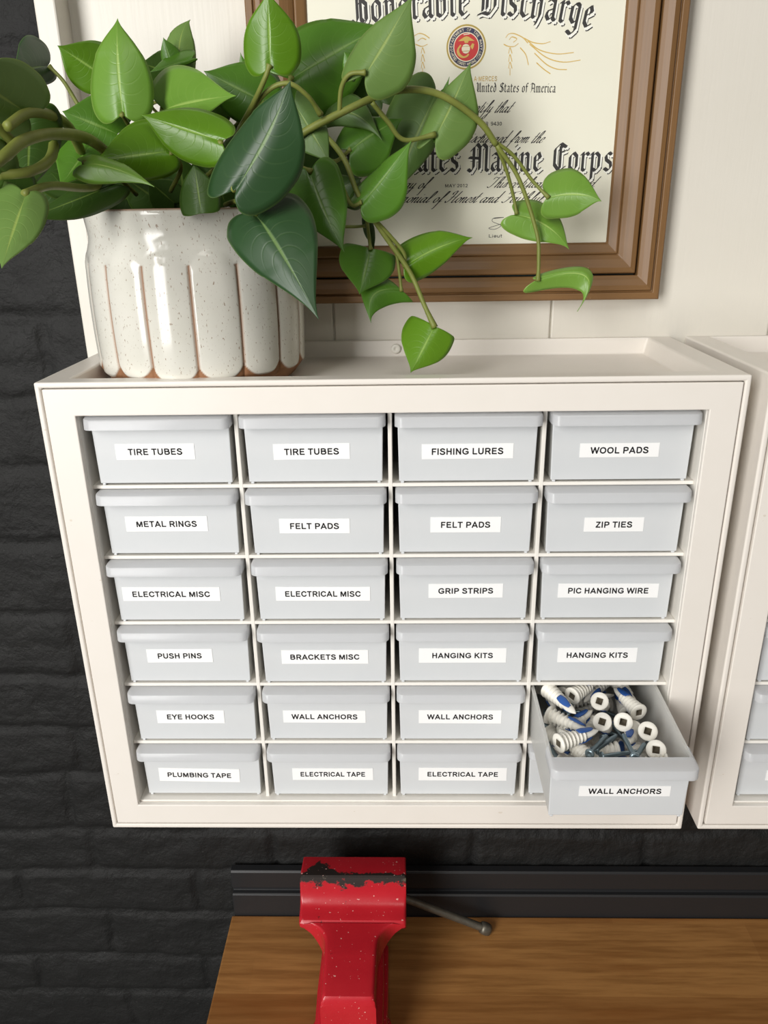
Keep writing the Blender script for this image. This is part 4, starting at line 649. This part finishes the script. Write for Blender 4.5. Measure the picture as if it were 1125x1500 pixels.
VX = -.0482
vise = empty('bench_vise', (VX, -.10, ZB), 'red bench vise with chipped paint standing on the workbench', 'vise')
VO = Vector(vise.location)
def slices(name, rows, mat, parent, rc=.003):
    """loft of rounded rectangles: rows = (y, half-width, z_bottom, z_top, corner radius)"""
    bm = bmesh.new(); R = []
    for y, hw, zb, zt, rr in rows:
        ring_ = []
        for cx, cz, a0 in ((hw-rr, zt-rr, 0), (-hw+rr, zt-rr, PI/2), (-hw+rr, zb+rr, PI), (hw-rr, zb+rr, 1.5*PI)):
            for q in range(5): a = a0+PI/2*q/4; ring_.append(bm.verts.new((cx+rr*math.cos(a), y-VO.y, cz+rr*math.sin(a)-VO.z)))
        R.append(ring_)
    n = len(R[0])
    for a, b in zip(R, R[1:]):
        for k in range(n): bm.faces.new((a[k], a[(k+1) % n], b[(k+1) % n], b[k]))
    bm.faces.new(R[0]); bm.faces.new(R[-1][::-1]); bmesh.ops.recalc_face_normals(bm, faces=bm.faces)
    return bm
rows = [(-.0275, .0575, -.243, -.1815, .002), (-.0285, .058, -.2445, -.1795, .002), (-.045, .058, -.2445, -.1765, .002), (-.0585, .058, -.2445, -.1752, .002), (-.0605, .058, -.2445, -.1765, .002), (-.0625, .058, -.2445, -.182, .002), (-.0640, .058, -.2445, -.190, .002), (-.0665, .058, -.2445, -.198, .0025), (-.070, .058, -.236, -.2030, .003), (-.075, .058, -.226, -.2058, .0035), (-.0825, .058, -.2205, -.2072, .004), (-.0870, .0576, -.2190, -.2088, .004), (-.0888, .0568, -.2180, -.2115, .003), (-.0894, .054, -.2180, -.2115, .003)]
for q in range(1, 9): a = PI/2*q/8; rows.append((-.0894-.0250*(1-math.cos(a)), .0275+.0240*(1-math.sin(a)), -.2200-.042*q/8, -.2095-.0008*q/8, .0040))
rows += [(-.125, .0272, -.266, -.2105, .0045), (-.145, .0268, -.268, -.2128, .0045), (-.164, .0264, -.270, -.2150, .0045), (-.1685, .0264, -.270, -.2158, .0045), (-.1705, .0266, -.270, -.2180, .0045), (-.1712, .0272, -.272, -.222, .0045), (-.1722, .0275, -.274, -.224, .0045)]
bm = slices('jaw', rows, None, vise); bmesh.ops.subdivide_edges(bm, edges=[e for e in bm.edges if e.calc_length() > .02], cuts=6, use_grid_fill=True)
o = obj('jaw_body', bm, M['vise'], vise, smooth='a')
at = o.data.attributes.new('wear', 'FLOAT', 'POINT'); wv = []
for q in o.data.vertices:
    y, z, x = q.co.y+VO.y, q.co.z+VO.z, q.co.x
    e = math.exp(-((y+.0595)/.006)**2)*(1 if z > -.2 else 0)*(.75+.3*noise.noise((x*60, 0, 1)))
    e = max(e, 1.25*math.exp(-((x+.034)/.014)**2-((y+.052)/.014)**2)*(1 if z > -.2 else 0)); wv.append(max(0, e))
at.data.foreach_set('value', wv)
rows = [(-.034, .030, ZB+.020, -.243, .004), (-.060, .032, ZB+.016, -.243, .004), (-.120, .034, ZB+.012, -.255, .004), (-.1738, .0335, ZB+.012, -.262, .004), (-.1752, .032, ZB+.014, -.266, .004)]
bm = slices('body', rows, None, vise); obj('lower_body', bm, M['vise'], vise, smooth='a')
bm = slices('rib', [(-.060, .0375, ZB+.012, ZB+.038, .004), (-.115, .038, ZB+.012, ZB+.040, .004), (-.171, .037, ZB+.012, ZB+.034, .004)], None, vise); obj('side_rib', bm, M['vise'], vise, smooth='a')
bm = bmesh.new(); lathe(bm, [(.042, 0), (.044, .001), (.044, .010), (.042, .0125), (.037, .014), (.032, .018)], 40, Matrix.Translation((0, -.047, 0))); obj('swivel_base', bm, M['vise'], vise, smooth='a')
bm = bmesh.new(); lathe(bm, [(.010, 0), (.012, .001), (.012, .021), (.010, .023)], 24, Matrix.Translation((0, .0735, -.214-VO.z)) @ Matrix.Rotation(-PI/2, 4, 'X')); obj('spindle', bm, M['steel'], vise, smooth='a')
h1 = Vector(HANDLE[1]); h0 = Vector(HANDLE[0]); hd_ = (h1-h0); h0 = h0-hd_*.75
bm = bmesh.new(); dirn = (h1-h0).normalized(); q = dirn.to_track_quat('Z', 'Y').to_matrix().to_4x4(); Lh = (h1-h0).length
mt = Matrix.Translation(h0-VO) @ q
lathe(bm, [(.0046, 0), (.0046, Lh-.006), (.0047, Lh-.0055)], 20, mt); hn = obj('handle', bm, M['steel'], vise, smooth='a')
for k, zz in ((1, Lh-.006), (0, -.008)):
    bm = bmesh.new(); lathe(bm, [(.0048, 0), (.0066, .0012), (.0074, .004), (.0074, .009), (.0064, .0125), (.003, .0138)], 24, mt @ Matrix.Translation((0, 0, zz))); obj('handle_knob', bm, M['steel'], hn, smooth=True)

# ================================================================ wall anchors and screws in the open drawer
def anchor_proto():
    bm = bmesh.new(); n = 24
    def sq(a, h): return h/max(abs(math.cos(a)), abs(math.sin(a)))
    prof = [('s', .0021, -.007), ('s', .0023, -.0002), ('c', .0038, 0), ('c', .0060, 0), ('c', .0065, -.0004), ('c', .0065, -.0013), ('c', .0058, -.0019), ('c', .0043, -.0022)]
    z = -.0030
    for i in range(6):
        rr = .0042-.00022*i; ro = rr+.0017-.00012*i
        prof += [('c', rr, z), ('c', ro, z-.0011), ('c', ro, z-.0014), ('c', rr-.0001, z-.0019)]; z -= .0031
    prof += [('c', .0030, -.0222), ('c', .0031, -.0250), ('c', .0024, -.0285), ('c', .0012, -.0315), ('c', .0003, -.0330)]
    rows = []
    for kind, rr, zz in prof:
        rows.append([bm.verts.new(((sq(2*PI*k/n+PI/4, rr) if kind == 's' else rr)*math.cos(2*PI*k/n+PI/4), (sq(2*PI*k/n+PI/4, rr) if kind == 's' else rr)*math.sin(2*PI*k/n+PI/4)*(1 if zz > -.0245 else .75), zz)) for k in range(n)])
    for j, (a, b) in enumerate(zip(rows, rows[1:])):
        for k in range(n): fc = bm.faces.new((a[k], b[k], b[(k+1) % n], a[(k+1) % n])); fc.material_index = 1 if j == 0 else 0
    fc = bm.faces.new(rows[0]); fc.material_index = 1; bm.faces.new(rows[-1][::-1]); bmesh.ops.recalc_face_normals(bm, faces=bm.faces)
    o = obj('wall_anchor', bm, [M['nylon'], M['hole']], smooth=True)
    for sgn in (1, -1):
        bm = bmesh.new(); g_ = []
        for i in range(9):
            zz = -.0155-.0120*i/8; hw_ = .62*math.sin(PI*(.12+.8*i/8))**.4; rr = (.0047 if i < 4 else .0047-(i-3)*.00028)
            g_.append([bm.verts.new((rr*math.sin(hw_*(k/3-1)), sgn*rr*math.cos(hw_*(k/3-1))*.98, zz)) for k in range(7)])
        for a, b in zip(g_, g_[1:]):
            for k in range(6): bm.faces.new((a[k], a[k+1], b[k+1], b[k]))
        bmesh.ops.recalc_face_normals(bm, faces=bm.faces); s = obj('stripe', bm, M['blue'], o, smooth=True); sd = s.modifiers.new('t', 'SOLIDIFY'); sd.thickness = .0006; sd.offset = 0
        tag(s, 'blue stripe')
    return o
def screw_proto():
    bm = bmesh.new(); prof = [(.0012, .0006), (.0022, .0018), (.0034, .0012), (.0037, 0), (.0034, -.0006), (.0017, -.0008)]; z = -.0015
    while z > -.0285: prof += [(.0013, z), (.0018, z-.0005)]; z -= .0010
    prof += [(.0010, -.029), (.0003, -.0305)]
    lathe(bm, prof[::-1], 14); bmesh.ops.recalc_face_normals(bm, faces=bm.faces); return obj('machine_screw', bm, M['zinc'], smooth=True)
AP, SP = anchor_proto(), screw_proto(); bpy.context.view_layer.update()
MW = Matrix.Translation(OPEN.location) @ OPEN.rotation_euler.to_matrix().to_4x4(); MI = MW.inverted()
placed = []
def segdist(p1, q1, p2, q2):
    d1, d2, r = q1-p1, q2-p2, p1-p2; a, e, f = d1.dot(d1), d2.dot(d2), d2.dot(r); c = d1.dot(r); b = d1.dot(d2); den = a*e-b*b
    s = min(1, max(0, (b*f-c*e)/den)) if den > 1e-14 else 0; t = (b*s+f)/e
    if t < 0: t = 0; s = min(1, max(0, -c/a))
    elif t > 1: t = 1; s = min(1, max(0, (b-c)/a))
    return ((p1+d1*s)-(p2+d2*t)).length
used = {'a': False, 's': False}
def put(kind, head, tip, spin, label, group):
    pr = AP if kind == 'a' else SP
    if not used[kind]: o = pr; used[kind] = True; kids = []
    else:
        o = copy_obj(pr)
        for ch in pr.children: copy_obj(ch, o)
    ax = (head-tip).normalized(); q = ax.to_track_quat('Z', 'Y').to_matrix().to_4x4()
    o.matrix_world = MW @ Matrix.Translation(head) @ q @ Matrix.Rotation(spin, 4, 'Z') @ Matrix.Scale(AS if kind == 'a' else 1.0, 4)
    tag(o, label, 'wall anchor' if kind == 'a' else 'screw', group)
AS = 1.12; LEN = {'a': .0325*AS, 's': .0305}; RAD = {'a': .0050, 's': .0024}
rp = random.Random(21); todo = []
cam_l = MI @ Vector(CAM['loc'])
HL = ['wall anchor with square hole facing up, at the back of the pile by the shelf', 'wall anchor with square hole facing out, left of a matching pair mid pile', 'wall anchor with square hole facing out, right of a matching pair mid pile', 'wall anchor with dark square hole, by the right wall of the open drawer', 'wall anchor with square hole, front right of the pile behind the drawer front']
for p, lbz in zip(HEADS, HL):
    h = MI @ Vector(p); n_ = (cam_l-h).normalized(); n_ = (n_+Vector((rp.uniform(-.25, .25), rp.uniform(-.1, .2), rp.uniform(-.1, .25)))).normalized()
    h.z = max(.018, min(h.z, .0485)); t = h-n_*LEN['a']
    if t.z < .009: n_.z = (h.z-.009)/LEN['a']; nxy = Vector((n_.x, n_.y)).normalized()*math.sqrt(max(0, 1-n_.z**2)); n_ = Vector((nxy.x, nxy.y, n_.z)); t = h-n_*LEN['a']
    todo.append(('a', h, t, rp.uniform(-.3, .3), lbz, None))
LL = ['white wall anchor lying against the left drawer wall, tip pointing right', 'white wall anchor at the front left, tip pointing up to the right', 'white wall anchor at the back left corner, tip pointing down right', 'white wall anchor at the back, tip pointing up towards the shelf above', 'frontmost white wall anchor, lying just behind the drawer lip', 'white wall anchor at the back right, tip pointing up left']
def clampxy(q): return Vector((max(-.041, min(.041, q.x)), max(.010, min(.118, q.y)), q.z))
def free(kind, a, b):
    r = RAD[kind]
    for k2, p, q, *_ in todo:
        if segdist(a, b, p, q) < (r+RAD[k2])*.92: return False
    return True
def settle(kind, a, b, z0=None):
    a, b = a.copy(), b.copy(); z = .0095 if z0 is None else z0
    base = min(a.z, b.z)
    for _ in range(60):
        a2 = a+Vector((0, 0, z-base)); b2 = b+Vector((0, 0, z-base))
        if free(kind, a2, b2): return a2, b2
        z += .001
    return None
for a, b in SCREWS:
    h, t = clampxy(MI @ Vector(a)), clampxy(MI @ Vector(b)); d = (t-h).normalized(); m_ = (h+t)/2; h, t = m_-d*LEN['s']/2, m_+d*LEN['s']/2
    s = settle('s', h, t, .041)
    if s and max(s[0].z, s[1].z) < .057: todo.append(('s', *s, 0, 'blue-grey screw near the top of the pile, not covered by anchors', 'screws in the open drawer'))
for (a, b), lbz in zip(LYING, LL):
    h, t = clampxy(MI @ Vector(a)), clampxy(MI @ Vector(b)); d = (t-h).normalized(); m_ = (h+t)/2; h, t = m_-d*LEN['a']/2, m_+d*LEN['a']/2
    s = settle('a', h, t, .042)
    if s and max(s[0].z, s[1].z) < .0575: todo.append(('a', *s, rp.uniform(-.5, .5), lbz, None))
def fill(n, kinds, zmax):
    for _ in range(n):
        best = None; kind = kinds[rp.randrange(len(kinds))]; L = LEN[kind]
        for _t in range(14):
            az = rp.uniform(0, 2*PI); tl = rp.uniform(-.35, .35); d = Vector((math.cos(az)*math.cos(tl), math.sin(az)*math.cos(tl), math.sin(tl)))
            xr = .040-abs(d.x)*L/2; c = Vector((rp.uniform(-xr, xr), rp.uniform(.009+abs(d.y)*L/2, .125-abs(d.y)*L/2), 0)); s = settle(kind, c-d*L/2, c+d*L/2)
            if s:
                zt = max(s[0].z, s[1].z)+ (c.x+.04)*.12
                if zt < zmax and (best is None or zt < best[0]): best = (zt, s)
        if best: todo.append((kind, *best[1], rp.uniform(0, 6.28), ('white wall anchor partly covered by other anchors and screws in the open drawer', 'blue-grey screw partly buried among the wall anchors')[kind == 's'], ('wall anchors heaped in the open drawer', 'screws buried in the open drawer')[kind == 's']))
fill(170, 'aaaas', .0505)
for kind, h, t, sp_, lbz, grp in todo: put(kind, h, t, sp_, lbz, grp)
